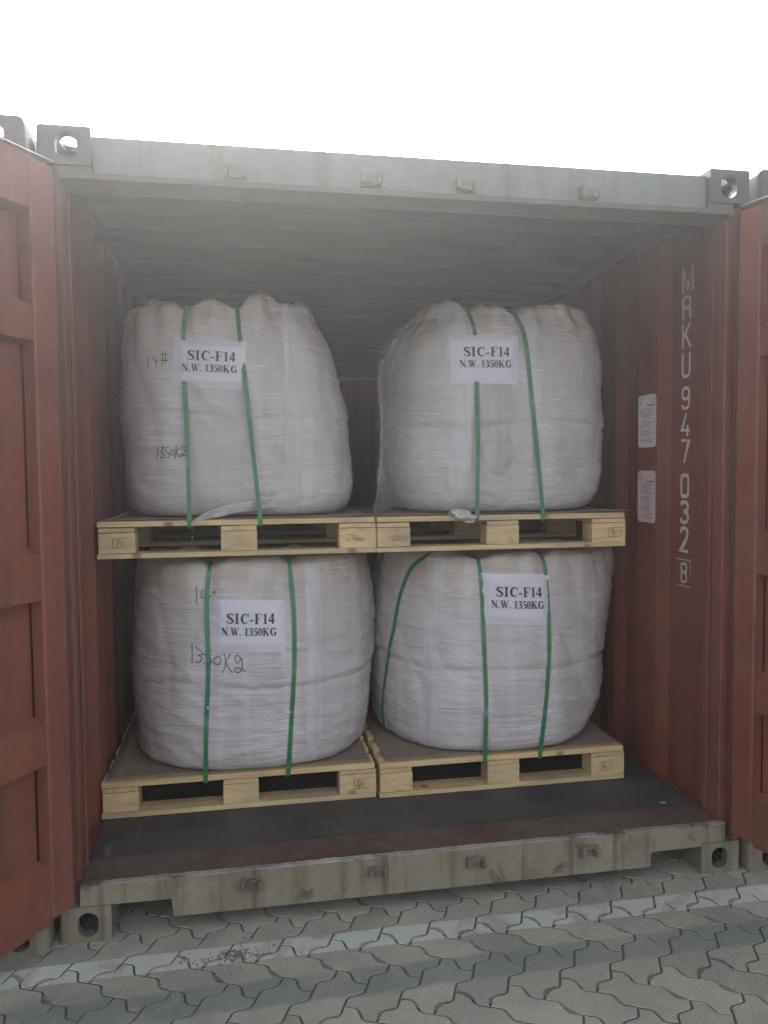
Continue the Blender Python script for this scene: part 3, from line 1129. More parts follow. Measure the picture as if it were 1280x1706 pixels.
# lashing rods with their welded brackets just inside the door posts
for xw, sg in ((0.012, 1), (W - 0.012, -1)):
    q = bmesh.new()
    tube(q, [(xw + sg * 0.024, 0.190, 0.26), (xw + sg * 0.024, 0.190, 2.38)], 0.0065, 8)
    lr = obj('lashing_rod', q, M_STEEL, box_main, True)
    for z in (0.31, 0.60, 1.045, 1.52, 1.99, 2.33):
        q = bmesh.new()
        box(q, (min(xw, xw + sg * 0.036), 0.176, z - 0.008), (max(xw, xw + sg * 0.036), 0.206, z + 0.008), 0.003)
        obj('rod_bracket', q, M_STEEL, lr)

# the number running down the right-hand wall
XL = W - 0.010 - 0.0012
q = bmesh.new()
LET = [('M', 2.349, 2.246), ('R', 2.232, 2.136), ('K', 2.120, 2.018), ('U', 2.000, 1.897), ('9', 1.860, 1.765), ('4', 1.752, 1.655), ('7', 1.642, 1.545),
       ('0', 1.500, 1.398), ('3', 1.386, 1.290), ('2', 1.278, 1.170), ('8', 1.128, 1.040)]
for ch, zt, zb in LET:
    h = zt - zb
    w_ = 0.068 / 0.52
    uc = 0.391
    if ch == '8':
        w_ *= 0.8
    if ch == 'M':
        w_ *= 1.1
    for si, st in enumerate(STENCIL[ch]):
        pts = [(a * w_, b * h, 0.0155 if ch in '032' else 0.011 if ch == '8' else 0.0132) for a, b in st]

        def fm(u, v, lay, zb=zb, w_=w_):
            return Vector((XL - 0.0001 * lay, uc + 0.26 * w_ - u, zb + v))
        stroke(q, pts, fm, si)
# thin frame round the check digit
fr = [(-.018, -.012), (.103, -.012), (.103, .105), (-.018, .105)]


def fm8(u, v, lay):
    return Vector((XL - 0.0001 * lay, uc + 0.036 - u + 0.005, 1.040 + v - 0.003))


stroke(q, [(-0.016, 0.102, 0.004), (0.09, 0.102, 0.004)], fm8, 3)
stroke(q, [(0.09, 0.108, 0.003), (0.09, 0.02, 0.003)], fm8, 4)
stroke(q, [(-0.006, -0.008, 0.004), (0.09, -0.008, 0.004)], fm8, 3)
obj('container_number', q, M_WHITE, box_main)

# two worn certificate stickers on the next flat of the wall
for zt, zb, mt in ((1.851, 1.617, M_STICK), (1.512, 1.280, M_STICKP)):
    q = bmesh.new()
    xs = W - 0.040 - 0.0016
    poly = rounded_poly(0.651, (zt + zb) / 2, 0.077, (zt - zb) / 2, 0.018)
    a = [q.verts.new((xs, y, z)) for y, z in poly]
    b = [q.verts.new((xs + 0.0012, y, z)) for y, z in poly]
    q.faces.new(a)
    q.faces.new(b[::-1])
    for k in range(len(poly)):
        k2 = (k + 1) % len(poly)
        q.faces.new((a[k], b[k], b[k2], a[k2]))
    bmesh.ops.recalc_face_normals(q, faces=q.faces[:])
    stk = obj('certificate_sticker', q, mt, box_main)
    q = bmesh.new()
    rs = random.Random(int(zt * 100))

    def fms(u, v, lay, xs=xs, zt=zt):
        return Vector((xs - 0.0008 - 0.0001 * lay, 0.728 - u, zt - v))
    for k in range(20):
        v = 0.062 + k * 0.0078
        if k in (6, 11, 16):
            continue
        u0 = rs.uniform(0.012, 0.05)
        u1 = rs.uniform(0.09, 0.142)
        u = u0
        while u < u1:
            l = rs.uniform(0.008, 0.03)
            stroke(q, [(u, v, 0.0026), (min(u + l, u1), v, 0.0026)], fms, 0)
            u += l + 0.004
    ring = [(0.024 + 0.009 * math.cos(R(a)), 0.024 + 0.012 * math.sin(R(a)), 0.004) for a in range(0, 361, 24)]
    stroke(q, ring, fms, 0)
    stroke(q, [(0.014, 0.040, 0.003), (0.036, 0.040, 0.003)], fms, 0)
    stroke(q, [(0.078, 0.048, 0.006), (0.142, 0.048, 0.006)], fms, 0)
    obj('sticker_print', q, M_PRINT, stk)

# neighbours on both sides, closed, seen only by their castings beside the open doors
M_RED2 = painted('neighbour_paint', (0.17, 0.05, 0.036), (0.22, 0.08, 0.06), (0.085, 0.04, 0.022), (0.12, 0.065, 0.05), 0.70, 0.5)
NGAP = 0.020
left = container('shipping_container', 'closed shipping container standing to the left, mostly hidden behind the left open door', 'container', -W - NGAP, -0.045, False, (M_RED2, M_REDIN, M_HEAD, M_CAST, M_CASTB))
for hx, dr_ in ((-W - NGAP + 0.045, (1, 0)), (-NGAP - 0.045, (-1, 0))):
    door(left, hx, -0.043, dr_, (0, 1), M_RED2)
right = bpy.data.objects.new('shipping_container', None)
C.objects.link(right)
right.location = (W + NGAP + W / 2, -0.02, 0)
right['label'] = 'closed container to the right, hidden behind the right open door except for its corner castings'
right['category'] = 'container'
for ch in list(left.children):
    c2 = ch.copy()
    C.objects.link(c2)
    c2.parent = right
    for g in list(ch.children):
        g2 = g.copy()
        C.objects.link(g2)
        g2.parent = c2

# ------------------------------------------------------------------ pallets
PW, PD, PH = 1.086, 1.10, 0.145


def make_pallet(label, x0, y0, z0, proto=None):
    t = thing('pallet', label, 'pallet', (x0 + PW / 2, y0 + PD / 2, z0), 'wooden pallets under the bags')
    if proto:
        for ch in proto.children:
            c2 = ch.copy()
            C.objects.link(c2)
            c2.parent = t
        return t
    rp = random.Random(5)

    def bx(nm, a, b, m, bev=0.0016):
        q = bmesh.new()
        aa = (x0 + a[0], y0 + a[1], z0 + a[2])
        bb = (x0 + b[0], y0 + b[1], z0 + b[2])
        box(q, aa, bb, bev, None, 0.0010)
        mid = [(p + r) / 2 for p, r in zip(aa, bb)]
        return obj(nm, q, m, t, False, mid)
    z1, z2, z3 = 0.021, 0.101, 0.1215
    sx = ((0.0, 0.143), (0.463, 0.607), (0.930, PW))
    for k, (a, b) in enumerate(((0.0, 0.10), (0.5, 0.6), (PD - 0.1, PD))):
        bx('base_board', (0.0, a, 0.001), (PW, b, z1 - 0.0012), M_WOODX)
    for a, b in sx:
        o = rp.uniform(-0.002, 0.002)
        bx('stringer_board', (a + 0.004, 0.003 + rp.random() * 0.003, z2 + 0.0013), (b - rp.random() * 0.006, PD - 0.003, z3 - 0.0012), M_WOODY)
        for c, d in ((0.002, 0.10), (0.5, 0.6), (PD - 0.1, PD - 0.002)):
            bx('block', (a + rp.random() * 0.004, c + rp.random() * 0.004, z1 + 0.0004), (b - rp.random() * 0.003, d, z2 - 0.0004), M_WOODB)
    ys = ((0.0, 0.105), (0.165, 0.26), (0.33, 0.43), (0.505, 0.60), (0.67, 0.77), (0.84, 0.935), (PD - 0.105, PD))
    for a, b in ys:
        bx('deck_board', (rp.random() * 0.006, a, z3 + 0.0013), (PW - rp.random() * 0.006, b, PH), M_WOODX)
    return t


FZ = 0.1725
pLL = make_pallet('lower left pine pallet standing on the container floor', 0.045, 0.530, FZ)
pLR = make_pallet('lower right pine pallet standing on the container floor', 1.142, 0.512, FZ, pLL)
UZ = 1.190
pUL = make_pallet('upper left pine pallet resting on top of the bag with 1350KG handwritten low', 0.055, 0.530, UZ, pLL)
pUR = make_pallet('upper right pine pallet with a red date code stamped on its left block', 1.139, 0.512, UZ, pLL)


def front_block(p, k):
    bl = [c for c in p.children if c.name.split('.')[0] == 'block' and c.location.y < -0.4]
    bl.sort(key=lambda c: c.location.x)
    return bl[k]


def stamp(p, k, kind, mat, dx=0.0):
    b = front_block(p, k)
    wl = wloc(b)
    q = bmesh.new()
    yf = wl.y - 0.0515

    def fmp(u, v, lay):
        return Vector((wl.x + dx + u, yf - 0.0002 * lay, wl.z + v))
    rs = random.Random(k + int(wl.x * 10))
    if kind == 'code':
        u = -0.040
        for ch in 'F220323':
            for si, st in enumerate(STENCIL[ch]):
                stroke(q, [(u + a * 0.018, -0.012 + b_ * 0.019, 0.0019) for a, b_ in st], fmp, si)
            u += 0.0122
    elif kind == 'smear':
        for u in (-0.045, -0.034, -0.014, -0.008, -0.002, 0.004, 0.010, 0.016, 0.021):
            h = rs.uniform(0.008, 0.017)
            stroke(q, [(u, -0.012, 0.0017), (u + rs.uniform(-0.003, 0.003), -0.012 + h, 0.0017)], fmp, 0)
            stroke(q, [(u, -0.012 + h * rs.random(), 0.0014), (u + 0.005, -0.012 + h * rs.random(), 0.0014)], fmp, 1)
    else:
        w2, h2 = 0.027, 0.019
        fr_ = [(-w2, h2), (w2, h2 + 0.002), (w2, -h2 + 0.002), (-w2, -h2), (-w2, h2)]
        for si, (a, b_) in enumerate(zip(fr_, fr_[1:])):
            if si == 1 and rs.random() < 0.5:
                continue
            stroke(q, [(a[0], a[1], 0.0017), (b_[0], b_[1], 0.0017)], fmp, 0)
        stroke(q, [(-w2 + 0.018, h2, 0.0015), (-w2 + 0.018, -h2, 0.0015)], fmp, 1)
        for j in range(12):
            u, v = rs.uniform(-0.023, 0.018), rs.choice((-0.010, -0.003, 0.006))
            stroke(q, [(u, v, 0.0022), (u + rs.uniform(-0.002, 0.005), v + rs.uniform(0.004, 0.009), 0.0022)], fmp, 2 + j % 3)
    obj('stamp', q, mat, b)


stamp(pUL, 0, 'mark', M_DKINK, 0.012)
stamp(pUL, 2, 'smear', M_REDINK)
stamp(pUR, 0, 'code', M_REDINK, 0.016)
stamp(pUR, 2, 'mark', M_DKINK, 0.028)
stamp(pLL, 2, 'mark', M_DKINK, 0.012)
stamp(pLR, 2, 'mark', M_DKINK, -0.010)


def cardboard(label, x0, x1, y0, y1, z, seed):
    q = bmesh.new()
    nu, nv = 40, 40

    def P(i, j):
        u, v = i / (nu - 1), j / (nv - 1)
        x, y = x0 + (x1 - x0) * u, y0 + (y1 - y0) * v
        e = max(abs(u - 0.5), abs(v - 0.5)) * 2
        return (x, y + 0.006 * nz(x * 3, seed), z + 0.0045 + 0.002 * nz(x * 4, y * 4, seed) + 0.004 * max(0, e - 0.93) / 0.07 * abs(nz(x * 2.1, y * 2.1, seed + 5)) * 2)
    sheet(q, P, nu, nv, 0.0035)
    bmesh.ops.recalc_face_normals(q, faces=q.faces[:])
    o = obj('cardboard_sheet', q, M_CARD, None, True, ((x0 + x1) / 2, (y0 + y1) / 2, z))
    o['label'] = label
    o['category'] = 'cardboard'
    o['group'] = 'cardboard sheets between pallets and bags'


cardboard('brown cardboard sheet on the lower left pallet under the bag', 0.062, 1.108, 0.548, 1.61, FZ + PH, 1)
cardboard('brown cardboard sheet on the lower right pallet under the bag', 1.172, 2.222, 0.530, 1.59, FZ + PH, 2)
cardboard('brown cardboard sheet on the upper left pallet, its front edge just showing', 0.075, 1.130, 0.560, 1.62, UZ + PH, 3)
cardboard('brown cardboard sheet on the upper right pallet poking out past the deck on the right', 1.150, 2.262, 0.540, 1.60, UZ + PH, 4)

# ------------------------------------------------------------------ bulk bags
class Bag:
    def __init__(s, label, rows, n, ztop, seed, crease, grooves, cap=0.30, lump=0.03, pleat=0.012, lobes=0.0, rise=None):
        s.rows, s.n, s.seed = rows, n, seed
        z0, zs = rows[0][0], rows[-1][0]
        s.z0, s.zs, s.ztop = z0, zs, ztop
        NU, NV, NC = 220, 96, 44
        q = bmesh.new()
        rings = []

        def point(th, z, k):
            xl, xr, yf, yb = interp(rows, z)
            cx, cy, hx, hy = (xl + xr) / 2, (yf + yb) / 2, (xr - xl) / 2, (yb - yf) / 2
            c, sn = math.cos(th), math.sin(th)
            r = 1.0 / (abs(c) ** n + abs(sn) ** n) ** (1.0 / n)
            X, Y = cx + hx * r * c, cy + hy * r * sn
            nrm = Vector((c / hx, sn / hy, 0)).normalized()
            hgt = z - z0
            ins = 0.0
            if hgt < 0.045:
                ins = 0.034 * (1 - math.sqrt(max(0, 1 - (1 - hgt / 0.045) ** 2)))
            wob = 0.035 * nz(th * 1.3, seed + 3)
            zc = crease + wob
            d = 0.019 * nz(X * 2.4, Y * 2.4, z * 2.4 + seed * 7)
            d += 0.0085 * nz(X * 6, Y * 6, z * 6 + seed)
            d += 0.0022 * nz(th * 3 + seed, z * 30)
            # taut film folds: thin ridges running round and a little up or down the bag
            wr = 1 - abs(nz(th * 2.6 + seed, z * 11 + th * 1.2, seed * 2.0)) * 2.2
            d += 0.0040 * max(0.0, wr) ** 4
            wr = 1 - abs(nz(th * 7 - seed, z * 16 - th * 2.0, seed * 5.0)) * 2.4
            d += 0.0016 * max(0.0, wr) ** 3
            wr = 1 - abs(nz(X * 5.5 + z * 1.5, z * 2.6, seed * 3.0 + Y * 3)) * 2.6
            d -= 0.006 * max(0.0, wr) ** 3
            d -= 0.011 * math.exp(-((z - zc) / 0.012) ** 2) * max(0.0, 0.6 + 1.1 * nz(th * 2.2, seed))
            d += 0.005 * math.exp(-((z - zc - 0.03) / 0.03) ** 2)
            top = max(0.0, min(1.0, (z - (zs - 0.22)) / 0.22))
            d += pleat * top * nz(th * 8, z * 2.2, seed)
            if Y < cy:
                for gx, gd in grooves:
                    d -= gd * (0.25 + 0.75 * top) * math.exp(-((X - gx) / 0.03) ** 2)
            return X + nrm.x * (d - ins), Y + nrm.y * (d - ins), z, cx, cy
        for v in range(NV + 1):
            z = z0 + (zs - z0) * (v / NV)
            if v < 8:
                z = z0 + 0.05 * (v / 8) ** 1.3
            else:
                z = z0 + 0.05 + (zs - z0 - 0.05) * (v - 8) / (NV - 8)
            rings.append([q.verts.new(point(2 * math.pi * u / NU, z, 0)[:3]) for u in range(NU)])
        for v in range(1, NC):
            k = v / NC
            ring = []
            for u in range(NU):
                th = 2 * math.pi * u / NU
                X, Y, z, cx, cy = point(th, zs, 1)
                # shoulder rounds off over the first part of the cap
                kk = 1 - math.cos(min(k / cap, 1) * math.pi / 2) if k < cap else None
                sc = 1 - (cap * (1 - math.cos(min(1, k / cap) * math.pi / 2)) if k < cap else cap + (k - cap))
                X2, Y2 = cx + (X - cx) * sc, cy + (Y - cy) * sc
                hh = ztop - zs
                z2 = zs + hh * math.sin(min(1, k / cap) * math.pi / 2)
                m = min(1.0, k / 0.10)
                z2 += m * lump * (nz(X2 * 5.5, Y2 * 5.5, seed * 3.1) + 0.5 * nz(X2 * 13, Y2 * 13, seed))
                if lobes:
                    z2 += m * lobes * (abs(nz(X2 * 9 + seed, Y2 * 1.5)) * 1.4 - 0.3)
                if rise:
                    z2 += m * rise(X2)
                for gx, gd in grooves:
                    z2 -= m * gd * 1.6 * math.exp(-((X2 - gx) / 0.035) ** 2)
                ring.append(q.verts.new((X2, Y2, z2)))
            rings.append(ring)
        for a, b in zip(rings, rings[1:]):
            for u in range(NU):
                q.faces.new((a[u], a[(u + 1) % NU], b[(u + 1) % NU], b[u]))
        cc = q.verts.new(sum((vv.co for vv in rings[-1]), Vector()) / NU)
        for u in range(NU):
            q.faces.new((rings[-1][u], rings[-1][(u + 1) % NU], cc))
        cb = q.verts.new(sum((vv.co for vv in rings[0]), Vector()) / NU)
        for u in range(NU):
            q.faces.new((rings[0][(u + 1) % NU], rings[0][u], cb))
        q.verts.ensure_lookup_table()
        q.faces.ensure_lookup_table()
        q.normal_update()
        s.bvh = BVHTree.FromBMesh(q)
        xl, xr, yf, yb = interp(rows, z0 + 0.3)
        s.cx, s.cy = (xl + xr) / 2, (yf + yb) / 2
        s.root = thing('bulk_bag', label, 'bulk bag', (s.cx, s.cy, z0), 'white bulk bags stacked in the container')
        s.body = obj('bag_body', q, M_BAG, s.root, True)

    def front(s, x, z):
        h = s.bvh.ray_cast(Vector((x, -1.0, z)), Vector((0, 1, 0)))
        return h[0].y if h[0] is not None else None

    def radial(s, x, y, z):
        c = Vector((s.cx, s.cy, z))
        d = (Vector((x, y, z)) - c)
        d.z = 0
        d.normalize()
        h = s.bvh.ray_cast(c + d * 2.0, -d)
        return (h[0], h[1]) if h[0] is not None else (None, None)

    def strap(s, ctl, ydeck, zdeck, wid=0.0175):
        """taut strap: over the bag in a plane of slowly changing x, down under the pallet's deck boards"""
        ctl = sorted((z, x) for x, z in ctl)
        tab = [(z, x) for z, x in ctl]
        pts = []
        ztopx = tab[-1][1]
        for k in range(60):
            z = s.z0 + 0.01 + (s.zs + 0.10 - s.z0) * k / 59
            x = interp(tab, z)[0]
            y = s.front(x, z)
            if y is not None and y < s.cy:
                pts.append((y, z))
            h = s.bvh.ray_cast(Vector((ztopx, 3.0, z)), Vector((0, -1, 0)))
            if h[0] is not None and h[0].y > s.cy:
                pts.append((h[0].y, z))
        for k in range(60):
            y = s.cy - 0.55 + 1.1 * k / 59
            h = s.bvh.ray_cast(Vector((ztopx, y, 4.0)), Vector((0, 0, -1)))
            if h[0] is not None:
                pts.append((y, h[0].z))
        y0, y1 = ydeck
        pts += [(y0, zdeck), (y0, zdeck - 0.0255), (y1, zdeck), (y1, zdeck - 0.0255)]
        # convex hull, counter-clockwise
        P = sorted(set(pts))

        def half(P):
            hgt = []
            for p in P:
                while len(hgt) >= 2 and (hgt[-1][0] - hgt[-2][0]) * (p[1] - hgt[-2][1]) - (hgt[-1][1] - hgt[-2][1]) * (p[0] - hgt[-2][0]) <= 0:
                    hgt.pop()
                hgt.append(p)
            return hgt
        lo, hi = half(P), half(P[::-1])
        hull = lo[:-1] + hi[:-1]
        # subdivide long runs
        loop = []
        for a, b in zip(hull, hull[1:] + hull[:1]):
            k = max(1, int(math.hypot(b[0] - a[0], b[1] - a[1]) / 0.03))
            for i in range(k):
                loop.append((a[0] + (b[0] - a[0]) * i / k, a[1] + (b[1] - a[1]) * i / k))
        q = bmesh.new()
        n = len(loop)
        rings = []
        for i, (y, z) in enumerate(loop):
            a, b = loop[i - 1], loop[(i + 1) % n]
            ty, tz = b[0] - a[0], b[1] - a[1]
            l = math.hypot(ty, tz) or 1
            ny, nz_ = tz / l, -ty / l
            x = interp(tab, z)[0] if y < s.cy else ztopx
            if y >= s.cy - 0.3 and z > s.zs:
                x = ztopx
            dx = 0.0
            o1, o2 = 0.0008, 0.0030
            rings.append([q.verts.new((x + sx * wid / 2, y + ny * o, z + nz_ * o)) for sx, o in ((-1, o1), (1, o1), (1, o2), (-1, o2))])
        for i in range(n):
            a, b = rings[i], rings[(i + 1) % n]
            for k in range(4):
                q.faces.new((a[k], a[(k + 1) % 4], b[(k + 1) % 4], b[k]))
        bmesh.ops.recalc_face_normals(q, faces=q.faces[:])
        return obj('strap', q, M_STRAP, s.root)

    def ribbon(s, ctl, wid, off, thick, name, mat, parent=None):
        """band following the bag through points (x, y, z) pressed radially on to its surface"""
        pp = catmull([tuple(c) for c in ctl], 8)
        q = bmesh.new()
        P, N = [], []
        for x, y, z in pp:
            if z > s.zs + 0.01:
                h = s.bvh.ray_cast(Vector((x, y, 4)), Vector((0, 0, -1)))
                p, nn = (h[0], h[1]) if h[0] is not None else (Vector((x, y, z)), Vector((0, 0, 1)))
            else:
                p, nn = s.radial(x, y, z)
                if p is None or z < s.z0 + 0.01:
                    d = Vector((x - s.cx, y - s.cy, 0)).normalized()
                    p, nn = Vector((x, y, z)), d
            P.append(p.copy())
            N.append(nn.copy())
        for _ in range(2):
            P = [P[0]] + [(P[i - 1] + 2 * P[i] + P[i + 1]) / 4 for i in range(1, len(P) - 1)] + [P[-1]]
            N = [N[0]] + [((N[i - 1] + 2 * N[i] + N[i + 1]) / 4).normalized() for i in range(1, len(N) - 1)] + [N[-1]]
        rings = []
        for i in range(len(P)):
            t = (P[min(i + 1, len(P) - 1)] - P[max(i - 1, 0)]).normalized()
            sd_ = t.cross(N[i]).normalized()
            nn = sd_.cross(t)
            if nn.dot(N[i]) < 0:
                nn = -nn
            rings.append([q.verts.new(P[i] + sd_ * (e * wid / 2) + nn * o) for e, o in ((-1, off), (1, off), (1, off + thick), (-1, off + thick))])
        for a, b in zip(rings, rings[1:]):
            for k in range(4):
                q.faces.new((a[k], a[(k + 1) % 4], b[(k + 1) % 4], b[k]))
        q.faces.new(rings[0])
        q.faces.new(rings[-1][::-1])
        bmesh.ops.recalc_face_normals(q, faces=q.faces[:])
        return obj(name, q, mat, parent or s.root)

    def web(s, x, z1, z2, wid, mat, off=0.0012, name='lifting_webbing', dx=0.0):
        """sewn band running up the front of the bag"""
        q = bmesh.new()
        nu, nv = 9, 60

        def P(i, j):
            z = z1 + (z2 - z1) * j / (nv - 1)
            v = j / (nv - 1)
            ww = wid * (1 - 0.6 * max(0, 1 - v / 0.16) ** 2) * (1 + (0.10 if wid < 0.11 else 0.45) * nz(z * 9, x * 5))
            xx = x + dx * v + 0.004 * nz(z * 4, x * 3, 2.0) + ww * (i / (nu - 1) - 0.5)
            y = s.front(xx, z)
            if y is None:
                y = s.cy
            e = min(1.0, min(i, nu - 1 - i) / 2.0)
            return (xx, y - off * e - 0.0006 - 0.0004 * e, z)
        sheet(q, P, nu, nv, 0)
        return obj(name, q, mat, s.root, True)

    def writing(s, strokes, wid, name='handwriting', mat=None):
        q = bmesh.new()

        def fmh(u, v, lay):
            y = s.front(u, v)
            return Vector((u, (y if y is not None else s.cy) - 0.0016 - 0.0001 * lay, v))
        for k, st in enumerate(strokes):
            pts = catmull(st, 4) if len(st) > 2 else densify(st, 0.01)
            stroke(q, [(a, b, wid * (1 + 0.25 * nz(a * 60, b * 60))) for a, b in pts], fmh, k % 5)
        return obj(name, q, mat or M_MARK, s.root)

    def paper(s, tl, tr, bl, br, lift=0.0062):
        nu, nv = 17, 13
        raw = {}

        def uv(u, v):       # v from the top down
            x = (tl[0] * (1 - u) + tr[0] * u) * (1 - v) + (bl[0] * (1 - u) + br[0] * u) * v
            z = (tl[1] * (1 - u) + tr[1] * u) * (1 - v) + (bl[1] * (1 - u) + br[1] * u) * v
            return x, z
        ys = [[s.front(*uv(i / (nu - 1), j / (nv - 1))) or s.cy for j in range(nv)] for i in range(nu)]
        for _ in range(12):     # the sheet is stiffer than the bag
            ys = [[(ys[max(i - 1, 0)][j] + ys[min(i + 1, nu - 1)][j] + ys[i][max(j - 1, 0)] + ys[i][min(j + 1, nv - 1)] + 2 * ys[i][j]) / 6 for j in range(nv)] for i in range(nu)]
        worst = max(ys[i][j] - (s.front(*uv(i / (nu - 1), j / (nv - 1))) or 9) for i in range(nu) for j in range(nv))
        sh = min(max(worst, 0), 0.008)

        def yy(u, v):
            u, v = min(max(u, 0), 1), min(max(v, 0), 1)
            a, b = u * (nu - 1), v * (nv - 1)
            i, j = min(int(a), nu - 2), min(int(b), nv - 2)
            a -= i
            b -= j
            y = (ys[i][j] * (1 - a) + ys[i + 1][j] * a) * (1 - b) + (ys[i][j + 1] * (1 - a) + ys[i + 1][j + 1] * a) * b
            x, z = uv(u, v)
            y = y - sh - lift
            e = min(1.0, min(u, 1 - u) / 0.14, min(v, 1 - v) / 0.16)
            e = e * e * (3 - 2 * e)
            fy = s.front(x, z)
            if fy is not None:
                y = y * e + (fy - 0.0022) * (1 - e) if fy - 0.0022 > y else y
            return y + 0.0012 * nz(x * 14, z * 22, s.seed)
        q = bmesh.new()
        mu, mv = 33, 25
        sheet(q, lambda i, j: (lambda u, v: (uv(u, v)[0], yy(u, v), uv(u, v)[1]))(i / (mu - 1), j / (mv - 1)), mu, mv, 0)
        o = obj('paper_label', q, M_PAPER, s.root, True)
        wd = math.hypot(tr[0] - tl[0], tr[1] - tl[1])
        ht = math.hypot(tl[0] - bl[0], tl[1] - bl[1])
        q = bmesh.new()

        def fmt(u, v, lay):      # metres from the lower left
            a, b = u / wd, 1 - v / ht
            x, z = uv(a, b)
            return Vector((x, yy(a, b) - 0.0024 - 0.00006 * lay, z))
        serif_text(q, 'SIC-F14', 0.185 * wd, 0.855 * wd, 0.55 * ht, 0.195 * ht, fmt)
        serif_text(q, 'N.W. 1350KG', 0.12 * wd, 0.885 * wd, 0.325 * ht, 0.150 * ht, fmt)
        obj('printed_text', q, M_INK, o)
        return o


def crumple(bag, name, P, nu, nv, mat, thick=0.0012):
    q = bmesh.new()
    sheet(q, P, nu, nv, 0)
    return obj(name, q, mat, bag.root, True)


Z1 = FZ + PH + 0.006
Z2 = UZ + PH + 0.006

# lower left
ll = Bag('lower left white bulk bag with big 1350KG handwriting below its paper label',
         [(Z1, 0.120, 1.140, 0.528, 1.600), (0.42, 0.118, 1.158, 0.510, 1.610), (0.56, 0.114, 1.176, 0.505, 1.610), (0.76, 0.116, 1.196, 0.510, 1.610),
          (0.95, 0.128, 1.196, 0.528, 1.600), (1.09, 0.142, 1.186, 0.545, 1.590), (1.135, 0.150, 1.175, 0.555, 1.585)],
         2.5, 1.178, 1.0, 0.665, [(0.470, 0.010), (0.797, 0.010)], 0.16, 0.012, 0.010, 0.008)
ll.strap([(0.477, 1.174), (0.461, 1.03), (0.462, 0.735), (0.451, 0.543), (0.442, 0.302)], (0.5285, 1.6315), FZ + PH)
ll.strap([(0.787, 1.163), (0.801, 0.98), (0.800, 0.76), (0.784, 0.515), (0.769, 0.293)], (0.5285, 1.6315), FZ + PH)
ll.web(0.878, Z1 + 0.012, 1.145, 0.062, M_WEB, dx=0.006)
ll.paper((0.486, 1.020), (0.767, 1.009), (0.477, 0.816), (0.763, 0.803))
s5 = lambda ox, oz, sx, sz, pts: [(ox + a * sx, oz + b * sz) for a, b in pts]
ll.writing([
    [(0.420, 1.068), (0.420, 0.996)],
    [(0.443, 1.055), (0.437, 1.028), (0.452, 1.024), (0.472, 1.030), (0.480, 1.028)],
    [(0.484, 1.050), (0.488, 1.040)], [(0.492, 1.052), (0.492, 1.038)],
    [(0.399, 0.847), (0.399, 0.768)],
    [(0.412, 0.836), (0.430, 0.820), (0.444, 0.806), (0.424, 0.802), (0.438, 0.792), (0.428, 0.774), (0.412, 0.772)],
    [(0.478, 0.818), (0.456, 0.818), (0.452, 0.798), (0.470, 0.792), (0.474, 0.774), (0.458, 0.766), (0.444, 0.770)],
    [(0.500, 0.798), (0.486, 0.788), (0.486, 0.772), (0.500, 0.766), (0.512, 0.778), (0.508, 0.794), (0.498, 0.799)],
    [(0.524, 0.812), (0.530, 0.770), (0.518, 0.734)], [(0.550, 0.806), (0.528, 0.775)], [(0.531, 0.776), (0.540, 0.752), (0.556, 0.734)],
    [(0.590, 0.786), (0.574, 0.800), (0.566, 0.784), (0.578, 0.770), (0.592, 0.786), (0.594, 0.755), (0.588, 0.736), (0.570, 0.733), (0.566, 0.750), (0.585, 0.748), (0.608, 0.735)],
], 0.0033)
crumple(ll, 'film_edge', lambda i, j: (lambda x, z: (x, (ll.front(x, z) or 1) - 0.004 - 0.012 * math.exp(-((i / 24) / 0.10) ** 2) * (j / 5), z))(
    0.452 + 0.34 * i / 24, 0.585 - 0.030 * (i / 24) + (0.008 + 0.012 * (1 - i / 24)) * j / 5 + 0.003 * nz(i * 0.4, 2)), 25, 6, M_FILMW)

# lower right
lr_ = Bag('lower right white bulk bag crossed by three green straps, bulging at its upper right',
          [(Z1, 1.215, 2.205, 0.518, 1.570), (0.42, 1.202, 2.270, 0.506, 1.585), (0.56, 1.200, 2.300, 0.505, 1.590), (0.68, 1.204, 2.306, 0.510, 1.590),
           (0.80, 1.204, 2.340, 0.522, 1.590), (0.95, 1.210, 2.368, 0.535, 1.590), (1.09, 1.225, 2.378, 0.550, 1.580), (1.135, 1.240, 2.370, 0.560, 1.575)],
          2.3, 1.178, 2.0, 0.680, [(1.592, 0.012), (1.882, 0.012)], 0.16, 0.014, 0.012, 0.010)
lr_.strap([(1.589, 1.18), (1.597, 1.086), (1.599, 0.724), (1.599, 0.519), (1.593, 0.287)], (0.5105, 1.6135), FZ + PH)
lr_.strap([(1.866, 1.175), (1.883, 1.092), (1.882, 0.782), (1.858, 0.523), (1.836, 0.275)], (0.5105, 1.6135), FZ + PH)
lr_.ribbon([(1.70, 1.15, 1.18), (1.55, 0.90, 1.178), (1.425, 0.70, 1.160), (1.352, 0.76, 1.085), (1.276, 0.80, 0.81), (1.222, 0.84, 0.57), (1.198, 0.865, 0.44), (1.212, 0.88, 0.36), (1.225, 0.89, 0.338)],
           0.0195, 0.002, 0.0022, 'strap', M_STRAP)
lr_.web(1.365, Z1 + 0.012, 1.145, 0.060, M_WEB, dx=0.050)
lr_.web(2.135, 0.70, 1.10, 0.055, M_WEB, dx=0.02)
lr_.paper((1.597, 1.086), (1.899, 1.075), (1.592, 0.876), (1.899, 0.857))

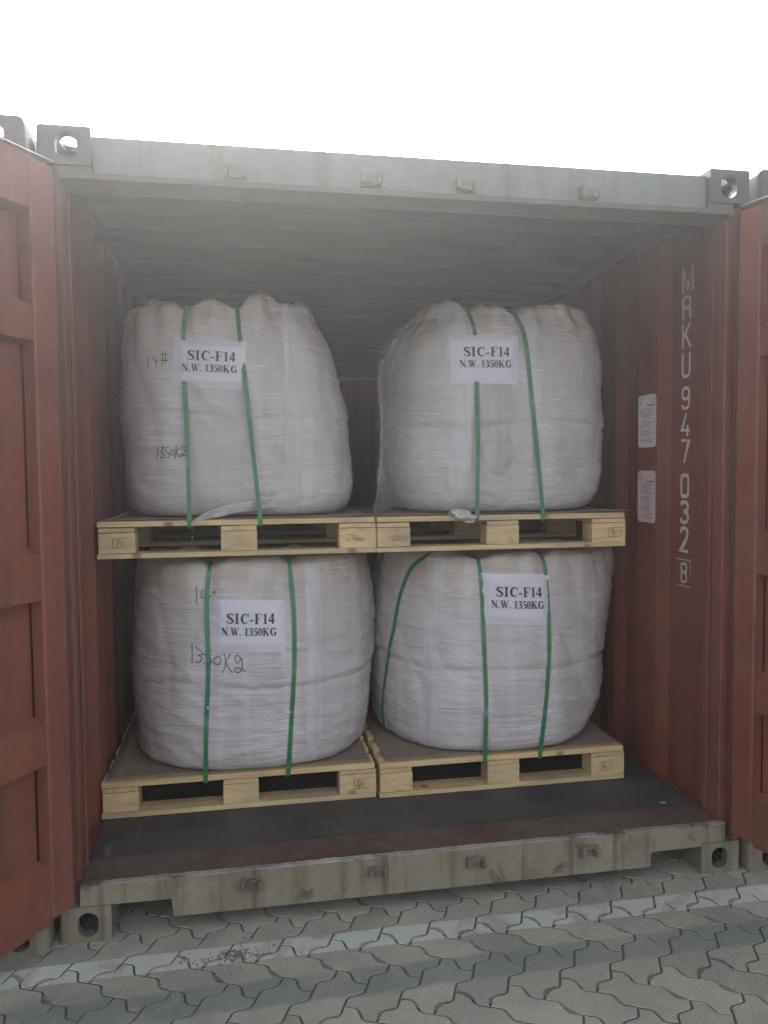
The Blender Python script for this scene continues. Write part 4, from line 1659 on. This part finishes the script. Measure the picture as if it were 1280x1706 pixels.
# upper left
ul = Bag('upper left white bulk bag with a loose film tail hanging at its foot',
         [(Z2, 0.150, 1.060, 0.620, 1.590), (1.42, 0.116, 1.098, 0.600, 1.600), (1.52, 0.104, 1.100, 0.595, 1.600), (1.76, 0.100, 1.076, 0.595, 1.595),
          (1.95, 0.104, 1.038, 0.605, 1.590), (2.06, 0.108, 1.008, 0.618, 1.580), (2.14, 0.118, 0.980, 0.640, 1.560), (2.185, 0.132, 0.955, 0.665, 1.540)],
         3.2, 2.225, 3.0, 1.735, [(0.398, 0.022), (0.602, 0.022)], 0.22, 0.020, 0.026, 0.035,
         lambda x: 0.030 * math.exp(-((x - 0.68) / 0.08) ** 2) + 0.022 * math.exp(-((x - 0.85) / 0.08) ** 2) + 0.012 * math.exp(-((x - 0.5) / 0.07) ** 2))
ul.strap([(0.415, 2.24), (0.398, 2.15), (0.388, 2.067), (0.390, 1.851), (0.398, 1.586), (0.402, 1.324)], (0.5285, 1.6315), UZ + PH)
ul.strap([(0.595, 2.26), (0.598, 2.204), (0.608, 2.058), (0.628, 1.854), (0.652, 1.585), (0.676, 1.318)], (0.5285, 1.6315), UZ + PH)
ul.web(0.815, Z2 + 0.012, 2.20, 0.062, M_WEB)
ul.paper((0.353, 2.057), (0.633, 2.044), (0.340, 1.858), (0.625, 1.849), 0.0105)
ul.writing([
    [(0.248, 1.978), (0.246, 1.945)],
    [(0.272, 1.985), (0.268, 1.968), (0.284, 1.966)], [(0.280, 1.975), (0.278, 1.935)],
    [(0.305, 1.995), (0.303, 1.940)], [(0.316, 1.997), (0.314, 1.950)], [(0.296, 1.988), (0.326, 1.990)], [(0.296, 1.966), (0.326, 1.964)],
    [(0.281, 1.628), (0.270, 1.575)],
    [(0.290, 1.622), (0.304, 1.624), (0.292, 1.605), (0.303, 1.594), (0.296, 1.580), (0.286, 1.582)],
    [(0.324, 1.622), (0.312, 1.620), (0.310, 1.604), (0.322, 1.598), (0.320, 1.582), (0.308, 1.582)],
    [(0.336, 1.612), (0.329, 1.602), (0.332, 1.592), (0.342, 1.594), (0.343, 1.608), (0.336, 1.613)],
    [(0.352, 1.628), (0.346, 1.574)], [(0.362, 1.618), (0.349, 1.602)], [(0.350, 1.602), (0.364, 1.582)],
    [(0.386, 1.620), (0.376, 1.628), (0.372, 1.616), (0.382, 1.610), (0.388, 1.618), (0.376, 1.588), (0.366, 1.584), (0.372, 1.594), (0.394, 1.582)],
], 0.0029)
def tail(i, j):
    u, v = i / 36, j / 16          # u along the fan, v from upper to lower edge
    a = Vector((0.405, 0.522, 1.318))
    tp = Vector((0.452 + 0.27 * u, 0.585, 1.418 + 0.012 * u))
    bt = Vector((0.45 + 0.30 * u, 0.535 + 0.035 * u, 1.352 + 0.030 * u))
    e = tp * (1 - v) + bt * v
    w_ = u ** 0.8
    p = a + (e - a) * w_
    yb = ul.front(p.x, max(p.z, Z2 + 0.02))
    if yb is not None and v < 0.6:
        p.y = min(p.y, yb - 0.004)
    p += Vector((0, -0.011, 0.004)) * abs(math.sin(v * 17 + 1.5 * nz(u * 3, v * 4))) * (0.25 + 0.75 * u) + Vector((0, -0.003 * nz(u * 9, v * 9, 4), 0.003 * nz(u * 7, v * 12, 8)))
    return p


crumple(ul, 'film_tail', lambda i, j: tail(i * 36 / 60, j * 16 / 48), 61, 49, M_FILMW)

# upper right
ur = Bag('upper right white bulk bag with clear film flaring off its left side',
         [(Z2, 1.290, 2.205, 0.600, 1.580), (1.42, 1.268, 2.250, 0.580, 1.590), (1.52, 1.262, 2.268, 0.575, 1.590), (1.76, 1.264, 2.280, 0.575, 1.590),
          (1.95, 1.274, 2.282, 0.585, 1.585), (2.06, 1.296, 2.276, 0.600, 1.575), (2.14, 1.341, 2.255, 0.625, 1.555), (2.195, 1.396, 2.222, 0.655, 1.530)],
         3.2, 2.245, 4.0, 1.715, [(1.590, 0.020), (1.800, 0.022)], 0.24, 0.014, 0.022, 0.016,
         lambda x: 0.034 * math.exp(-((x - 1.50) / 0.09) ** 2) + 0.026 * math.exp(-((x - 1.99) / 0.15) ** 2))
ur.strap([(1.575, 2.26), (1.588, 2.163), (1.591, 2.098), (1.585, 1.873), (1.579, 1.632), (1.560, 1.325)], (0.5105, 1.6135), UZ + PH)
ur.strap([(1.760, 2.26), (1.782, 2.190), (1.805, 2.089), (1.822, 1.861), (1.836, 1.605), (1.850, 1.308)], (0.5105, 1.6135), UZ + PH)
ur.web(1.672, 1.50, 1.90, 0.135, M_WEBD, 0.0006, 'cloth_patch')
ur.web(1.515, Z2 + 0.012, 2.20, 0.100, M_WEB, dx=-0.01)
ur.paper((1.478, 2.093), (1.775, 2.093), (1.478, 1.885), (1.766, 1.883))


def flare(i, j):
    u, v = i / 26, j / 40
    z = Z2 + 0.004 + (2.17 - Z2) * v
    inner = ur.radial(1.1, 0.86, min(z, ur.zs))[0]
    out = interp([(Z2, 1.168, 0.80), (1.42, 1.192, 0.82), (1.59, 1.216, 0.86), (1.78, 1.222, 0.88), (1.93, 1.210, 0.90), (2.02, 1.222, 0.92), (2.10, 1.262, 0.94), (2.19, 1.33, 0.95)], z)
    o = Vector((out[0], out[1], z))
    p = inner + (o - inner) * u
    return p + Vector((0.004 * nz(u * 5, v * 3, 1), -0.010 * nz(u * 6 + v * 2, v * 6, 3), 0))


crumple(ur, 'film_flare', flare, 27, 41, M_FILM, 0.0006)


def knot(i, j):
    th, v = 2 * math.pi * i / 48, j / 28
    z = 1.362 - 0.058 * v
    r = (0.018 + 0.020 * math.sin(math.pi * min(1, v * 1.2))) * (1 + 0.5 * nz(math.cos(th) * 2, math.sin(th) * 2, v * 4) + 0.45 * nz(math.cos(th) * 5, math.sin(th) * 5, v * 3))
    return Vector((1.475 + 0.055 * v + r * math.cos(th) * 1.2, 0.512 - 0.014 * math.sin(v * 3) + r * 0.6 * math.sin(th), z))


crumple(ur, 'film_knot', knot, 49, 29, M_FILMW)


# loose ends of film lying on the tops of the lower bags, seen through the upper pallets
def tuft(x0, x1, y, z, hgt, seed):
    def P(i, j):
        u, v = i / 30, j / 12
        x = x0 + (x1 - x0) * u
        e = math.sin(math.pi * u) ** 0.7 * math.sin(math.pi * v) ** 0.8
        return (x, y + 0.22 * (v - 0.5), z + hgt * e * (0.6 + 0.9 * abs(nz(x * 14, v * 3, seed))) + 0.006 * nz(x * 30, v * 8, seed))
    return P


crumple(ll, 'film_tuft', tuft(0.27, 0.50, 0.80, 1.176, 0.030, 2), 31, 13, M_FILMW)
crumple(lr_, 'film_tuft', tuft(1.78, 2.10, 0.80, 1.176, 0.032, 6), 31, 13, M_FILMW)
crumple(ll, 'film_tuft', tuft(0.68, 0.95, 0.82, 1.170, 0.030, 9), 31, 13, M_FILMW)

# a scrap of paper left on the floor
q = bmesh.new()
sheet(q, lambda i, j: (2.244 + 0.022 * i / 6 + 0.004 * nz(i * 0.6, j * 0.7), 0.234 + 0.012 * j / 4, 0.1745 + 0.004 * abs(nz(i * 0.5, j * 0.8, 4)) + 0.0012), 7, 5, 0.0006)
bmesh.ops.recalc_face_normals(q, faces=q.faces[:])
sc_ = obj('paper_scrap', q, M_PAPER, None, True, (2.255, 0.240, 0.1735))
sc_['label'] = 'tiny white paper scrap lying on the dark floor near the right wall'
sc_['category'] = 'paper'

# ------------------------------------------------------------------ thin scattering air, added to stand in for lens glare
def glare_haze():
    q = bmesh.new()
    box(q, (-80, -80, -1.1), (80, 80, 2.80))
    m = bpy.data.materials.new('glare_air')
    m.use_nodes = True
    nt = m.node_tree
    nt.nodes.remove(nt.nodes['Principled BSDF'])
    v = nt.nodes.new('ShaderNodeVolumePrincipled')
    v.inputs['Color'].default_value = (0.95, 0.96, 0.97, 1)
    v.inputs['Density'].default_value = 0.0106
    v.inputs['Anisotropy'].default_value = 0.70
    nt.links.new(v.outputs[0], nt.nodes['Material Output'].inputs['Volume'])
    o = obj('glare_haze', q, m)
    o['kind'] = 'stuff'
    return o


glare_haze()
